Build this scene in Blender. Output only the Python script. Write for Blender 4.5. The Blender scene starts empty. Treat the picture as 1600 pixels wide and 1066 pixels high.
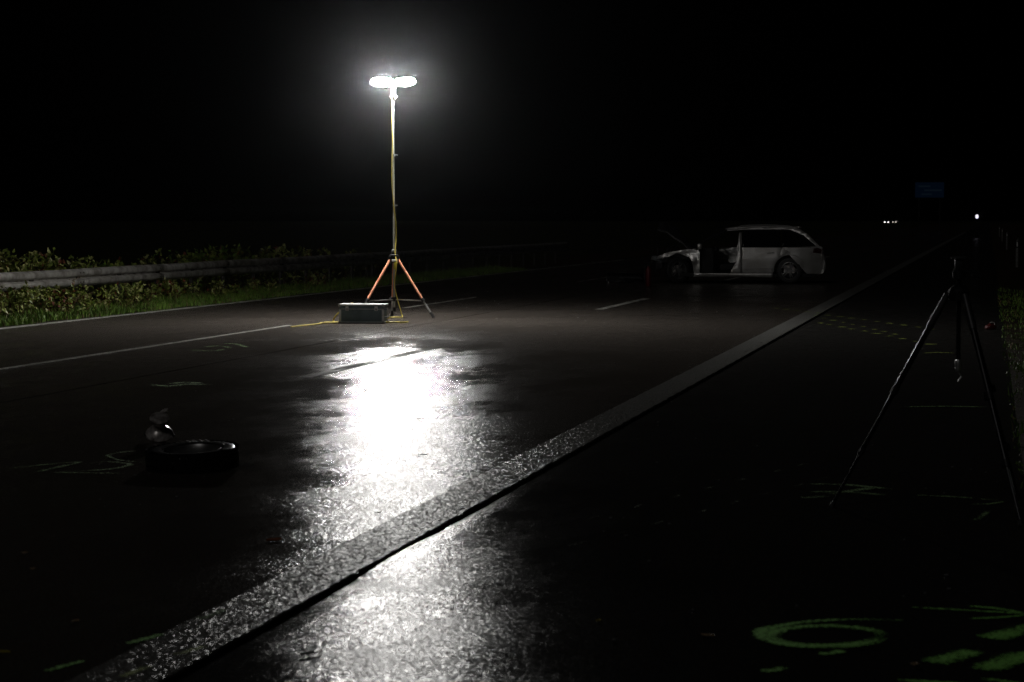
import bpy, bmesh, math, random
from mathutils import Vector, Matrix, noise as mnoise

# ------------------------------------------------------------------ camera, sky, light, exposure
F = 3500.0; CAM_H = 1.645
PITCH = math.atan(190 / F)
YAW = math.atan(746 / F * math.cos(PITCH))
sc = bpy.context.scene
col = sc.collection
cam = bpy.data.cameras.new('camera'); cam_o = bpy.data.objects.new('camera', cam); col.objects.link(cam_o)
cam.sensor_width = 36; cam.lens = 36 * F / 1600
cam.dof.use_dof = True; cam.dof.focus_distance = 28.0; cam.dof.aperture_fstop = 5.0
cam.clip_start = 0.1; cam.clip_end = 6000
cam_o.location = (0, 0, CAM_H)
cam_o.rotation_euler = (math.pi / 2 - PITCH, 0, YAW)
sc.camera = cam_o

w = bpy.data.worlds.new('World'); sc.world = w; w.use_nodes = True
nt = w.node_tree; bg = nt.nodes['Background']
sky = nt.nodes.new('ShaderNodeTexSky'); sky.sky_type = 'NISHITA'; sky.sun_disc = False
sky.sun_elevation = math.radians(-9); sky.sun_rotation = math.radians(160)
nt.links.new(sky.outputs[0], bg.inputs[0]); bg.inputs[1].default_value = 0.05

# one very weak directional light: the night glow behind the photographer
sun = bpy.data.lights.new('night_glow', 'SUN'); sun.energy = 0.075; sun.angle = math.radians(12); sun.color = (1, 0.97, 0.93)
sun_o = bpy.data.objects.new('night_glow', sun); col.objects.link(sun_o)
sun_o.rotation_euler = (math.radians(52), 0, math.radians(-14))

sc.render.engine = 'CYCLES'
sc.cycles.use_denoising = True; sc.cycles.denoiser = 'OPENIMAGEDENOISE'; sc.cycles.denoising_input_passes = 'RGB_ALBEDO_NORMAL'; sc.cycles.denoising_prefilter = 'NONE'; sc.cycles.use_adaptive_sampling = False
sc.cycles.max_bounces = 6; sc.cycles.diffuse_bounces = 2; sc.cycles.glossy_bounces = 3
sc.cycles.transparent_max_bounces = 12; sc.cycles.volume_bounces = 0
sc.cycles.sample_clamp_indirect = 3.0
sc.cycles.caustics_reflective = False; sc.cycles.caustics_refractive = False
sc.view_settings.view_transform = 'Standard'; sc.view_settings.look = 'None'
sc.view_settings.exposure = 0.0; sc.view_settings.gamma = 1.0

LAMP = 2000.0          # radiance of the lit diffusers
HAZE = 0.0001; HAZE_G = 0.986

def at(x, y, h=0.0):
    """ground point (or point at height h) that the photograph shows at pixel x, y"""
    a = (x - 800) / F; b = (533 - y) / F
    fw = math.cos(PITCH) + b * math.sin(PITCH); up = -math.sin(PITCH) + b * math.cos(PITCH)
    dx = a * math.cos(YAW) - fw * math.sin(YAW); dy = a * math.sin(YAW) + fw * math.cos(YAW)
    t = (h - CAM_H) / up
    return Vector((dx * t, dy * t, h))

# ------------------------------------------------------------------ helpers
class MB:
    def __init__(s): s.v = []; s.f = []; s.m = []; s.mi = 0
    def add(s, vs, fs):
        o = len(s.v); s.v += [tuple(p) for p in vs]
        for f in fs: s.f.append(tuple(i + o for i in f)); s.m.append(s.mi)
        return s
    def box(s, c, d, rot=None, bev=0.0):
        x, y, z = d[0] / 2, d[1] / 2, d[2] / 2
        bm = bmesh.new(); bmesh.ops.create_cube(bm, size=1)
        for v in bm.verts: v.co = Vector((v.co.x * d[0], v.co.y * d[1], v.co.z * d[2]))
        if bev: bmesh.ops.bevel(bm, geom=bm.edges[:], offset=bev, segments=2, affect='EDGES', profile=0.6)
        M = rot if rot is not None else Matrix()
        return s.bm(bm, M, c)
    def bm(s, bm, M=Matrix(), c=(0, 0, 0)):
        c = Vector(c); M = M.to_3x3()
        bm.verts.ensure_lookup_table(); bm.verts.index_update()
        s.add([M @ v.co + c for v in bm.verts], [[v.index for v in f.verts] for f in bm.faces]); bm.free()
        return s
    def tube(s, pts, r, n=10, cap=True):
        pts = [Vector(p) for p in pts]; rs = r if isinstance(r, (list, tuple)) else [r] * len(pts)
        o = len(s.v); N = len(pts); prev = None
        for i, p in enumerate(pts):
            t = (pts[min(i + 1, N - 1)] - pts[max(i - 1, 0)])
            t = t.normalized() if t.length > 1e-9 else Vector((0, 0, 1))
            if prev is None:
                a = t.orthogonal().normalized()
            else:
                a = (prev - t * prev.dot(t)); a = a.normalized() if a.length > 1e-6 else t.orthogonal().normalized()
            prev = a; b = t.cross(a)
            for k in range(n):
                q = 2 * math.pi * k / n
                s.v.append(tuple(p + (a * math.cos(q) + b * math.sin(q)) * rs[i]))
        for i in range(N - 1):
            for k in range(n):
                s.f.append((o + i * n + k, o + i * n + (k + 1) % n, o + (i + 1) * n + (k + 1) % n, o + (i + 1) * n + k)); s.m.append(s.mi)
        if cap:
            s.f.append(tuple(o + k for k in range(n))[::-1]); s.m.append(s.mi)
            s.f.append(tuple(o + (N - 1) * n + k for k in range(n))); s.m.append(s.mi)
        return s
    def lathe(s, prof, n=24, M=Matrix(), c=(0, 0, 0), closed=False):
        """prof: (radius, axial) pairs round local z"""
        o = len(s.v); c = Vector(c); M = M.to_3x3()
        for r, z in prof:
            for k in range(n):
                q = 2 * math.pi * k / n
                s.v.append(tuple(M @ Vector((r * math.cos(q), r * math.sin(q), z)) + c))
        P = len(prof)
        for i in range(P if closed else P - 1):
            j = (i + 1) % P
            for k in range(n):
                s.f.append((o + i * n + k, o + i * n + (k + 1) % n, o + j * n + (k + 1) % n, o + j * n + k)); s.m.append(s.mi)
        if not closed:
            for e, rev in ((0, True), (P - 1, False)):
                if prof[e][0] > 1e-4:
                    f = [o + e * n + k for k in range(n)]; s.f.append(tuple(f[::-1] if rev else f)); s.m.append(s.mi)
        return s
    def grid(s, rows):
        o = len(s.v); nr = len(rows); nc = len(rows[0])
        for r in rows: s.v += [tuple(p) for p in r]
        for i in range(nr - 1):
            for j in range(nc - 1):
                s.f.append((o + i * nc + j, o + i * nc + j + 1, o + (i + 1) * nc + j + 1, o + (i + 1) * nc + j)); s.m.append(s.mi)
        return s
    def build(s, name, mat, parent=None, smooth=False, solid=0.0, sharp=True):
        me = bpy.data.meshes.new(name); me.from_pydata(s.v, [], s.f)
        bm = bmesh.new(); bm.from_mesh(me); bmesh.ops.recalc_face_normals(bm, faces=bm.faces[:]); bm.to_mesh(me); bm.free()
        mats = mat if isinstance(mat, (list, tuple)) else [mat]
        for q in mats: me.materials.append(q)
        if len(mats) > 1:
            for p, i in zip(me.polygons, s.m): p.material_index = i
        if smooth:
            me.shade_smooth()
            if sharp: me.set_sharp_from_angle(angle=math.radians(40))
        o = bpy.data.objects.new(name, me); col.objects.link(o)
        if parent is not None: o.parent = parent
        if solid:
            md = o.modifiers.new('thickness', 'SOLIDIFY'); md.thickness = solid; md.offset = 0
        return o

def tag(o, label, cat, group=None):
    o['label'] = label; o['category'] = cat
    if group: o['group'] = group
    return o
def thing(name, label, cat, loc=(0, 0, 0), rz=0.0, group=None):
    o = bpy.data.objects.new(name, None); col.objects.link(o); o.empty_display_size = 0.2
    o.location = loc; o.rotation_euler = (0, 0, rz)
    return tag(o, label, cat, group)
def setting(o): o['kind'] = 'structure'; return o
def stuff(o): o['kind'] = 'stuff'; return o

# ------------------------------------------------------------------ materials
def mat(name, base=(.5, .5, .5), rough=.5, metal=0.0, spec=.5, var=0.0, scale=8.0, bump=0.0, bscale=60.0, coat=0.0, dirt=None, trans=0.0):
    m = bpy.data.materials.new(name); m.use_nodes = True; n = m.node_tree; N = n.nodes; L = n.links
    p = N['Principled BSDF']
    p.inputs['Roughness'].default_value = rough; p.inputs['Metallic'].default_value = metal
    p.inputs['Specular IOR Level'].default_value = spec; p.inputs['Coat Weight'].default_value = coat
    p.inputs['Transmission Weight'].default_value = trans
    tc = N.new('ShaderNodeTexCoord')
    nz = N.new('ShaderNodeTexNoise'); nz.inputs['Scale'].default_value = scale; nz.inputs['Detail'].default_value = 6
    L.new(tc.outputs['Object'], nz.inputs['Vector'])
    mx = N.new('ShaderNodeMix'); mx.data_type = 'RGBA'
    d = dirt if dirt else tuple(c * (1 - var) for c in base)
    mx.inputs[6].default_value = (*d, 1); mx.inputs[7].default_value = (*[min(1, c * (1 + var * .5)) for c in base], 1)
    rp = N.new('ShaderNodeValToRGB'); rp.color_ramp.elements[0].position = .34; rp.color_ramp.elements[1].position = .62
    L.new(nz.outputs['Fac'], rp.inputs[0]); L.new(rp.outputs[0], mx.inputs[0]); L.new(mx.outputs[2], p.inputs['Base Color'])
    if bump:
        b2 = N.new('ShaderNodeTexNoise'); b2.inputs['Scale'].default_value = bscale; b2.inputs['Detail'].default_value = 4
        L.new(tc.outputs['Object'], b2.inputs['Vector'])
        bp = N.new('ShaderNodeBump'); bp.inputs['Strength'].default_value = bump; bp.inputs['Distance'].default_value = .01
        L.new(b2.outputs['Fac'], bp.inputs['Height']); L.new(bp.outputs[0], p.inputs['Normal'])
    return m

def emis(name, colr, strength):
    m = bpy.data.materials.new(name); m.use_nodes = True; n = m.node_tree
    n.nodes.remove(n.nodes['Principled BSDF']); e = n.nodes.new('ShaderNodeEmission')
    e.inputs[0].default_value = (*colr, 1); e.inputs[1].default_value = strength
    n.links.new(e.outputs[0], n.nodes['Material Output'].inputs[0])
    return m

def wet_asphalt(name, c0, c1, r_smooth, r_rough, patch, grain, gstr, thr=(.42, .58), film=1.0, rough_dif=False, skirt=.3):
    """wet blacktop: dull stone under a water film whose smoothness changes from patch to patch"""
    m = bpy.data.materials.new(name); m.use_nodes = True; n = m.node_tree; N = n.nodes; L = n.links
    N.remove(N['Principled BSDF'])
    geo = N.new('ShaderNodeNewGeometry')
    def noise(scale, det=5, vec=None, rough=.6):
        t = N.new('ShaderNodeTexNoise'); t.inputs['Scale'].default_value = scale; t.inputs['Detail'].default_value = det
        t.inputs['Roughness'].default_value = rough
        L.new(vec if vec else geo.outputs['Position'], t.inputs['Vector']); return t.outputs['Fac']
    def ramp(src, a, b, lo=0.0, hi=1.0):
        r = N.new('ShaderNodeMapRange'); r.inputs[1].default_value = a; r.inputs[2].default_value = b
        r.inputs[3].default_value = lo; r.inputs[4].default_value = hi; r.interpolation_type = 'SMOOTHSTEP'
        L.new(src, r.inputs[0]); return r.outputs[0]
    def math_(op, a, b):
        r = N.new('ShaderNodeMath'); r.operation = op
        for i, q in enumerate((a, b)):
            if isinstance(q, (int, float)): r.inputs[i].default_value = q
            else: L.new(q, r.inputs[i])
        return r.outputs[0]
    mp = N.new('ShaderNodeMapping'); mp.inputs['Scale'].default_value = (1.0, .45, 1); L.new(geo.outputs['Position'], mp.inputs[0])
    big = noise(patch, 9, mp.outputs[0], .68)
    wet = ramp(big, *thr)                       # 0 = smooth film, 1 = stones stand out
    fine = noise(grain, 3, None, .7)
    vor = N.new('ShaderNodeTexVoronoi'); vor.inputs['Scale'].default_value = grain
    L.new(geo.outputs['Position'], vor.inputs['Vector'])
    colmix = N.new('ShaderNodeMix'); colmix.data_type = 'RGBA'
    colmix.inputs[6].default_value = (*c0, 1); colmix.inputs[7].default_value = (*c1, 1)
    L.new(ramp(noise(grain * .7, 4), .3, .7), colmix.inputs[0])
    dif = N.new('ShaderNodeBsdfDiffuse'); L.new(colmix.outputs[2], dif.inputs[0])
    glo = N.new('ShaderNodeBsdfAnisotropic'); glo.distribution = 'BECKMANN'; glo.inputs['Color'].default_value = (1, 1, 1, 1)
    ro = ramp(wet, 0, 1, r_smooth, r_rough)
    L.new(math_('ADD', ro, ramp(fine, .3, .7, -.05, .05)), glo.inputs['Roughness'])
    # every stone under the film is a small facet with its own tilt
    v1 = N.new('ShaderNodeVectorMath'); v1.operation = 'SUBTRACT'; L.new(vor.outputs['Color'], v1.inputs[0]); v1.inputs[1].default_value = (.5, .5, .5)
    v2 = N.new('ShaderNodeVectorMath'); v2.operation = 'MULTIPLY'; L.new(v1.outputs[0], v2.inputs[0]); v2.inputs[1].default_value = (1, 1, 0)
    v3 = N.new('ShaderNodeVectorMath'); v3.operation = 'SCALE'; L.new(v2.outputs[0], v3.inputs[0]); L.new(ramp(wet, 0, 1, gstr * .5, gstr), v3.inputs['Scale'])
    bp = N.new('ShaderNodeVectorMath'); bp.operation = 'ADD'; L.new(v3.outputs[0], bp.inputs[0]); L.new(geo.outputs['Normal'], bp.inputs[1])
    nn = N.new('ShaderNodeVectorMath'); nn.operation = 'NORMALIZE'; L.new(bp.outputs[0], nn.inputs[0])
    L.new(nn.outputs[0], glo.inputs['Normal'])
    if rough_dif: L.new(nn.outputs[0], dif.inputs['Normal'])
    gl2 = N.new('ShaderNodeBsdfAnisotropic'); gl2.distribution = 'GGX'; gl2.inputs['Roughness'].default_value = .33; L.new(nn.outputs[0], gl2.inputs['Normal'])
    gm = N.new('ShaderNodeMixShader'); L.new(ramp(wet, 0, 1, skirt * .25, skirt), gm.inputs[0]); L.new(glo.outputs[0], gm.inputs[1]); L.new(gl2.outputs[0], gm.inputs[2])
    fr = N.new('ShaderNodeFresnel'); fr.inputs['IOR'].default_value = 1.34
    fac = math_('MULTIPLY', fr.outputs[0], ramp(wet, 0, 1, film, film * .8))
    mx = N.new('ShaderNodeMixShader'); L.new(fac, mx.inputs[0]); L.new(dif.outputs[0], mx.inputs[1]); L.new(gm.outputs[0], mx.inputs[2])
    L.new(mx.outputs[0], N['Material Output'].inputs[0])
    return m

M = {}
M['lane'] = wet_asphalt('wet_lane_asphalt', (.030, .026, .0225), (.088, .075, .064), .165, .255, .45, 125, .36, (.34, .60), .39, skirt=.13)
M['shoulder'] = wet_asphalt('wet_shoulder_asphalt', (.018, .017, .016), (.042, .040, .037), .20, .27, .9, 140, .28, (.30, .66), .125, skirt=.15)
M['joint'] = mat('joint_bitumen', (.008, .008, .008), .75, spec=.15, bump=.6, bscale=50)
M['lane_paint'] = wet_asphalt('worn_lane_paint', (.42, .41, .38), (.66, .65, .61), .22, .3, 1.5, 70, .4, film=.7)
M['glare_dark_paint'] = wet_asphalt('glare_darkened_lane_paint', (.05, .047, .042), (.15, .145, .135), .16, .24, 1.5, 105, .3, film=.3)  # lane paint darkened so one dash reads dim against the glare
M['line_paint'] = wet_asphalt('profiled_line_paint', (.095, .094, .088), (.22, .217, .205), .26, .30, 2.0, 105, .72, (-1, -.5), film=.25, rough_dif=True)
M['soil'] = mat('verge_soil', (.045, .032, .02), .95, spec=.1, var=.5, scale=3, bump=.8, bscale=14)
M['field'] = mat('dark_field', (.03, .032, .015), .95, spec=.1, var=.5, scale=.3)
M['galv'] = mat('galvanised_steel', (.42, .405, .38), .55, metal=.3, spec=.3, var=.3, scale=5, dirt=(.20, .185, .16), bump=.08, bscale=25)
M['galv_dark'] = mat('weathered_steel_post', (  .06, .056, .05), .75, metal=.2, var=.4)
M['bolt'] = mat('rusty_bolt', (.05, .035, .025), .7, metal=.3)
def leaf_mat(name, a, b, rough=.5):
    m = mat(name, a, rough, var=.4, spec=.35, scale=2.2, dirt=b); return m
M['grass'] = leaf_mat('grass_green', (.15, .26, .035), (.06, .12, .018))
M['grass_dry'] = leaf_mat('dry_grass', (.20, .15, .07), (.10, .06, .03))
M['leaf_a'] = leaf_mat('bramble_leaf', (.20, .24, .045), (.07, .11, .02), .42)
M['leaf_b'] = leaf_mat('pale_leaf', (.42, .42, .17), (.22, .25, .07), .4)
M['leaf_red'] = leaf_mat('autumn_leaf', (.16, .045, .02), (.07, .025, .012))
M['stalk'] = mat('dry_stalk', (.42, .33, .2), .7, var=.3)
M['stem'] = mat('bramble_stem', (.10, .035, .02), .7, var=.4)
M['alu'] = mat('brushed_aluminium', (.62, .62, .62), .35, metal=.7, var=.15, scale=12)
M['case_trim'] = mat('bright_case_edge', (.88, .89, .9), .4, var=.12, scale=12)
M['mast_white'] = mat('pale_mast_tube', (.86, .85, .76), .35, metal=.0, var=.12)
M['leg_orange'] = mat('orange_leg_enamel', (.88, .40, .25), .35, var=.25, scale=10, dirt=(.76, .29, .16))
M['black_plastic'] = mat('black_plastic', (.012, .012, .013), .5, var=.3)
M['rubber'] = mat('black_rubber', (.014, .014, .014), .55, var=.3, scale=20, bump=.2, bscale=80)
M['rubber_wet'] = mat('wet_rubber', (.010, .010, .010), .24, var=.3, scale=20, bump=.12, bscale=60)
M['cable'] = mat('yellow_cable', (.72, .58, .10), .45, var=.15)
M['yellow'] = mat('yellow_plastic', (.6, .52, .03), .45, var=.2)
M['case_panel'] = mat('blue_grey_case_panel', (.17, .235, .26), .42, var=.25, scale=6, bump=.12, bscale=90)
M['case_lid'] = mat('lit_case_lid', (.7, .7, .7), .5, var=.2, scale=5)  # pale case top, lamp light put into its colour
M['silver_paint'] = mat('silver_car_paint', (.70, .69, .68), .33, metal=.7, var=.2, scale=2.5, coat=.5, dirt=(.52, .50, .47))
M['car_black'] = mat('car_black_trim', (.010, .010, .010), .5, var=.3)
M['interior'] = mat('dark_car_interior', (.013, .013, .014), .8, var=.4)
M['car_glass'] = mat('dark_car_glass', (.004, .004, .005), .06, spec=.5)
M['rim'] = mat('alloy_rim', (.30, .30, .30), .35, metal=.7, var=.3, scale=12)
M['metal_torn'] = mat('torn_engine_metal', (.07, .07, .072), .45, metal=.5, var=.5, scale=14, bump=.4, bscale=30)
M['steel_part'] = mat('cast_steel_part', (.72, .68, .66), .30, metal=.35, var=.4, scale=18, dirt=(.2, .17, .16))
M['red_glass'] = mat('red_tail_glass', (.035, .004, .004), .25)
M['lamp_glass'] = mat('headlight_glass', (.30, .32, .33), .15, metal=.3)
M['red'] = mat('red_enamel', (.10, .005, .005), .5, coat=.4)
M['white'] = mat('white_plastic', (.75, .75, .73), .45, var=.1)
M['sign_blue'] = emis('glow_sign_blue', (.12, .42, 1.0), .0045)  # sign glow stands in for light thrown back by its face
M['sign_white'] = emis('glow_sign_white', (.35, .62, 1.0), .007)
M['sign_post'] = mat('sign_post_steel', (.03, .03, .03), .6, metal=.4)
M['glass_bits'] = mat('glass_bits', (.25, .26, .26), .15, spec=.5)

# ------------------------------------------------------------------ ground, road, shoulder, verges
rnd = random.Random(7)
X_EDGE = -14.92; X_JOINT = -8.67; X_STEP = -2.86; X_GRASS = 0.24
Y0, Y1 = -30.0, 900.0

mb = MB(); mb.grid([[(-1400, -300, -.30), (1400, -300, -.30)], [(-1400, 2600, -.30), (1400, 2600, -.30)]])
setting(mb.build('ground', M['field']))

def ysteps(a, b, s, far=130.0):
    ys = []; y = a
    while y < far: ys.append(y); y += s
    while y < b: ys.append(y); y += 40
    ys.append(b); return ys
def slab(name, xa, xb, m, top, bottom, ys):
    """sheet with closed sides; xa / xb / top may be functions of y"""
    f = lambda q, y: q(y) if callable(q) else q
    b = MB()
    rows = [[(f(xa, y), y, bottom), (f(xa, y), y, f(top, y)), (f(xb, y), y, f(top, y)), (f(xb, y), y, bottom)] for y in ys]
    b.grid(rows); b.add([rows[0][0], rows[0][1], rows[0][2], rows[0][3]], [(0, 1, 2, 3)])
    return b.build(name, m)
rag = lambda y, s, k=0: (mnoise.noise(Vector((y * 3.1, s, k))) * .6 + mnoise.noise(Vector((y * 9.0, s, k + 3))) * .4 + mnoise.noise(Vector((y * 27.0, s, k + 8))) * .22)
ys_near = ysteps(2, Y1, .05, 40.0); ys_far = ysteps(Y0, Y1, 1.0)
road_l = setting(slab('carriageway', X_EDGE - .35, lambda y: X_JOINT - .012 - .006 * abs(rag(y, 1.0)), M['lane'], 0, -.2, ysteps(2, Y1, .2, 60)))
road_r = setting(slab('carriageway', lambda y: X_JOINT + .012 + .008 * abs(rag(y, 2.0)), lambda y: X_STEP + .018 * rag(y, 3.0), M['lane'], 0, -.2, ys_near))
b = MB(); b.grid([[(X_JOINT - .1, y, -.012), (X_JOINT + .1, y, -.012)] for y in ysteps(2, Y1, 5, 60)])
setting(b.build('road_joint', M['joint']))

def sh_h(x, y):
    t = sh_top(y)
    if x < -1.9: return t + .005
    if x < -.9: return t + .006 + (-.024 - t - .006) * (x + 1.9)
    return -.024 - .021 * (x + .9) / 1.24
def sh_top(y):      # the shoulder lies a little lower than the lane; near y = 11.4 it is filled level
    fill = math.exp(-((y - 10.7) / .62) ** 2)
    return -.0155 + .0135 * fill + .003 * mnoise.noise(Vector((y * 1.3, 5, 1)))
b = MB(); rows = []
for y in ysteps(2, Y1, .08, 45.0):
    t = sh_top(y)
    x0 = X_STEP + .010 + .008 * abs(rag(y, 6.0)) + .007 * (1 + mnoise.noise(Vector((y * .9, 2, 9))))
    rows.append([(X_STEP - .06, y, -.055), (x0 - .004, y, -.055), (x0, y, t), (x0 + .12, y, t + .004), (-1.9, y, t + .006), (-.9, y, -.024), (X_GRASS + .1, y, -.045)])
b.grid(rows)
setting(b.build('hard_shoulder', M['shoulder']))

# verges: left one falls to a shallow ditch then rises, right one falls away
def verge(name, xs, m, f):
    b = MB(); b.grid([[(x, y, f(x, y)) for x in xs] for y in ysteps(-10, Y1, 1.0, 110)])
    return setting(b.build(name, m, smooth=True))
def left_h(x, y):
    d = -(x - X_EDGE)          # metres away from the road
    h = .02 - .05 * max(0, d - .3) if d < 1.6 else -.045 - .10 * (d - 1.6)
    h = max(h, -.28)
    return h + .035 * mnoise.noise(Vector((x * 1.2, y * .9, 3)))
def right_h(x, y):
    d = x - X_GRASS
    return max(-.28, -.012 - .09 * d) + .03 * mnoise.noise(Vector((x * 1.4, y * .8, 6)))
verge('grass_verge', [X_EDGE - q for q in (6.5, 5, 4, 3.2, 2.6, 2.0, 1.5, 1.1, .8, .5, .25, .02)], M['soil'], left_h)
verge('grass_verge', [X_GRASS + q for q in (0, .3, .6, 1, 1.5, 2.2, 3, 4.5, 7, 12)], M['soil'], right_h)

# painted markings: thin sheets on the lane
def ribbon(name, x, wd, ya, yb, m, parent, z=.004, jit=.01, step=.25):
    b = MB(); n = max(2, int((yb - ya) / step)); rows = []
    for i in range(n + 1):
        y = ya + (yb - ya) * i / n
        rows.append([(x - wd / 2 + jit * rag(y, x), y, z - .004), (x - wd / 2 + jit * rag(y, x) + .002, y, z),
                     (x + wd / 2 + jit * rag(y, x + 5) - .002, y, z), (x + wd / 2 + jit * rag(y, x + 5), y, z - .004)])
    b.grid(rows)
    return b.build(name, m, parent)
el = ribbon('edge_line', -14.56, .16, 8, 90, M['lane_paint'], road_l, .005, .02)
for k in range(-1, 4):
    ya = 40.25 + 18 * k
    ribbon('lane_dash', -10.62, .08, ya, ya + (5.9 if k > -1 else 11.0), M['lane_paint'], road_l, .006, .008)
    ribbon('lane_dash', -6.95, .15, ya, ya + 5.9, M['lane_paint'] if k > -1 else M['glare_dark_paint'], road_r, .006, .008)
# the wide profiled line along the shoulder, 9 mm thick with a broken edge
b = MB(); rows = []
for y in ysteps(4, 300, .04, 40.0):
    xl = -3.19 + .008 * rag(y, 21); xr = X_STEP + .018 * rag(y, 3.0) - .004
    r = [(xl, y, .0)]
    for k in range(9):
        x = xl + .004 + (xr - xl - .008) * k / 8
        r.append((x, y, .007 + .0022 * mnoise.noise(Vector((x * 55, y * 38, 1)))))
    r.append((xr, y, .0)); rows.append(r)
b.grid(rows)
b.build('shoulder_line', M['line_paint'], road_r, smooth=True)

# ------------------------------------------------------------------ floodlight mast
LB = at(616, 496)
def lamp_mat():
    return emis('lit_diffuser', (1.0, .985, .95), LAMP)
M['diffuser'] = lamp_mat()
fl = thing('floodlight_mast', 'tall white floodlight mast with two glaring lamps on an orange tripod', 'floodlight', (LB.x, LB.y, 0), YAW)
HUB = 1.02; TOP = 3.91
legs = []
R = .74
for a in (math.radians(-24), math.radians(96), math.radians(216)):
    d = Vector((math.cos(a), math.sin(a), 0))
    top = d * .065 + Vector((0, 0, HUB - .03)); foot = d * R + Vector((0, 0, .004))
    knee = top.lerp(foot, .70)
    lg = MB().tube([top, knee], .021, 12).build('leg', M['leg_orange'], fl, smooth=True)
    MB().tube([top.lerp(foot, .69), foot.lerp(top, .06)], .0145, 10).build('lower_tube', M['alu'], lg, smooth=True)
    MB().tube([foot.lerp(top, .09), foot], [.021, .028], 10).build('foot', M['black_plastic'], lg, smooth=True)
    u = (foot - top).normalized()
    q = MB().tube([knee - u * .03, knee + u * .03], .030, 10)
    q.tube([knee, knee + Vector((-d.y, d.x, 0)) * .06], .012, 8)
    q.build('clamp', M['black_plastic'], lg, smooth=True)
    MB().tube([d * .03 + Vector((0, 0, .30)), knee - Vector((0, 0, .01))], .011, 8).build('leg_brace', M['alu'], fl, smooth=True)
h = MB().lathe([(.03, HUB - .10), (.052, HUB - .09), (.055, HUB - .01), (.085, HUB), (.085, HUB + .03), (.04, HUB + .045), (.034, HUB + .10)], 20)
for a in (-24, 96, 216):
    h.box((.07 * math.cos(math.radians(a)), .07 * math.sin(math.radians(a)), HUB - .015), (.06, .05, .06), Matrix.Rotation(math.radians(a), 3, 'Z'), .006)
h.build('hub', M['black_plastic'], fl, smooth=True)
MB().lathe([(.05, HUB + .07), (.05, HUB + .11), (.03, HUB + .12)], 18).build('lock_collar', M['alu'], fl, smooth=True)
MB().tube([(0, 0, .16), (0, 0, HUB)], .019, 12).build('centre_tube', M['alu'], fl, smooth=True)
MB().tube([(0, 0, .10), (0, 0, .17)], .026, 12).build('end_cap', M['black_plastic'], fl, smooth=True)
MB().lathe([(.03, .27), (.036, .28), (.036, .33), (.03, .34)], 14).build('brace_collar', M['black_plastic'], fl, smooth=True)
MB().tube([(0, 0, HUB + .05), (0, 0, 1.9)], .0165, 12).build('mast', M['mast_white'], fl, smooth=True)
MB().tube([(0, 0, 1.86), (-.006, 0, 2.75)], .0145, 12).build('mast', M['mast_white'], fl, smooth=True)
MB().tube([(-.006, 0, 2.70), (-.006, 0, TOP - .06)], .0125, 12).build('mast', M['mast_white'], fl, smooth=True)
for z in (1.88, 2.72):
    q = MB().tube([(0, 0, z - .02), (0, 0, z + .02)], .026, 12); q.tube([(.02, 0, z), (.055, -.01, z + .002)], .008, 8); q.box((.06, -.01, z), (.012, .03, .022), None, .003)
    q.build('mast_clamp', M['alu'], fl, smooth=True)
q = MB().lathe([(.03, TOP - .27), (.042, TOP - .25), (.042, TOP - .20), (.034, TOP - .18), (.034, TOP - .06)], 18)
q.tube([(-.06, 0, TOP - .22), (.06, 0, TOP - .22)], .013, 10)
q.build('mast_head', M['alu'], fl, smooth=True)
MB().tube([(-.28, .085, TOP + .03), (0, .05, TOP - .04), (.28, .085, TOP + .03)], .012, 10).build('crossbar', M['alu'], fl, smooth=True)
def pill(L_, H_, D_, n=12, k=6):
    """fat lens, half-length L_, half-height H_, half-depth D_"""
    b = MB(); rows = []
    for i in range(k + 1):
        p = math.pi * i / k - math.pi / 2
        cx = math.sin(p); rr = max(.0, math.cos(p)) ** .72
        rows.append([(L_ * cx, D_ * rr * math.cos(2 * math.pi * j / n), H_ * rr * math.sin(2 * math.pi * j / n)) for j in range(n + 1)])
    return b.grid(rows)
BACK = Vector((math.cos(math.radians(112)), math.sin(math.radians(112)), .12)).normalized()  # unseen back shell, shaped to keep lamp light off far rail and car
for sx, L_, H_, dz, tilt in ((-1, .190, .076, .0, .04), (1, .172, .070, .004, -.05)):
    lh = bpy.data.objects.new('lamp_head', None); col.objects.link(lh); lh.parent = fl
    lh.location = (sx * .192, 0, TOP + .03 + dz); lh.rotation_euler = (0, tilt, 0)
    p_ = pill(L_, H_, .066); front = MB(); back = MB(); front.v = p_.v; back.v = [(x * 1.04, y * 1.04, z * 1.04) for x, y, z in p_.v]
    for f in p_.f:
        c = sum((Vector(p_.v[i]) for i in f), Vector()) / len(f); nrm = Vector((c.x / L_ ** 2, c.y / .066 ** 2, c.z / H_ ** 2)).normalized()
        (back if nrm.dot(BACK) > .54 else front).f.append(f)
    front.m = [0] * len(front.f); back.m = [0] * len(back.f)
    for q in (front, back):          # keep only the points in use
        used = sorted({i for f in q.f for i in f}); ix = {o_: n_ for n_, o_ in enumerate(used)}
        q.v = [q.v[i] for i in used]; q.f = [tuple(ix[i] for i in f) for f in q.f]
    front.build('diffuser', M['diffuser'], lh, smooth=True, sharp=False)
    back.build('housing', M['alu'], lh, smooth=True, solid=.004)
    MB().box((0, .0, -H_ - .004), (.04, .04, .03), None, .006).build('swivel', M['alu'], lh)
# yellow junction hanging under the hub
q = MB().box((.028, -.07, HUB - .15), (.055, .045, .13), Matrix.Rotation(.12, 3, 'Y'), .012)
q.build('junction_box', M['yellow'], fl, smooth=True)
MB().box((.012, -.062, HUB - .065), (.10, .06, .045), None, .012).build('cable_wrap', M['mast_white'], fl, smooth=True)

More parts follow.
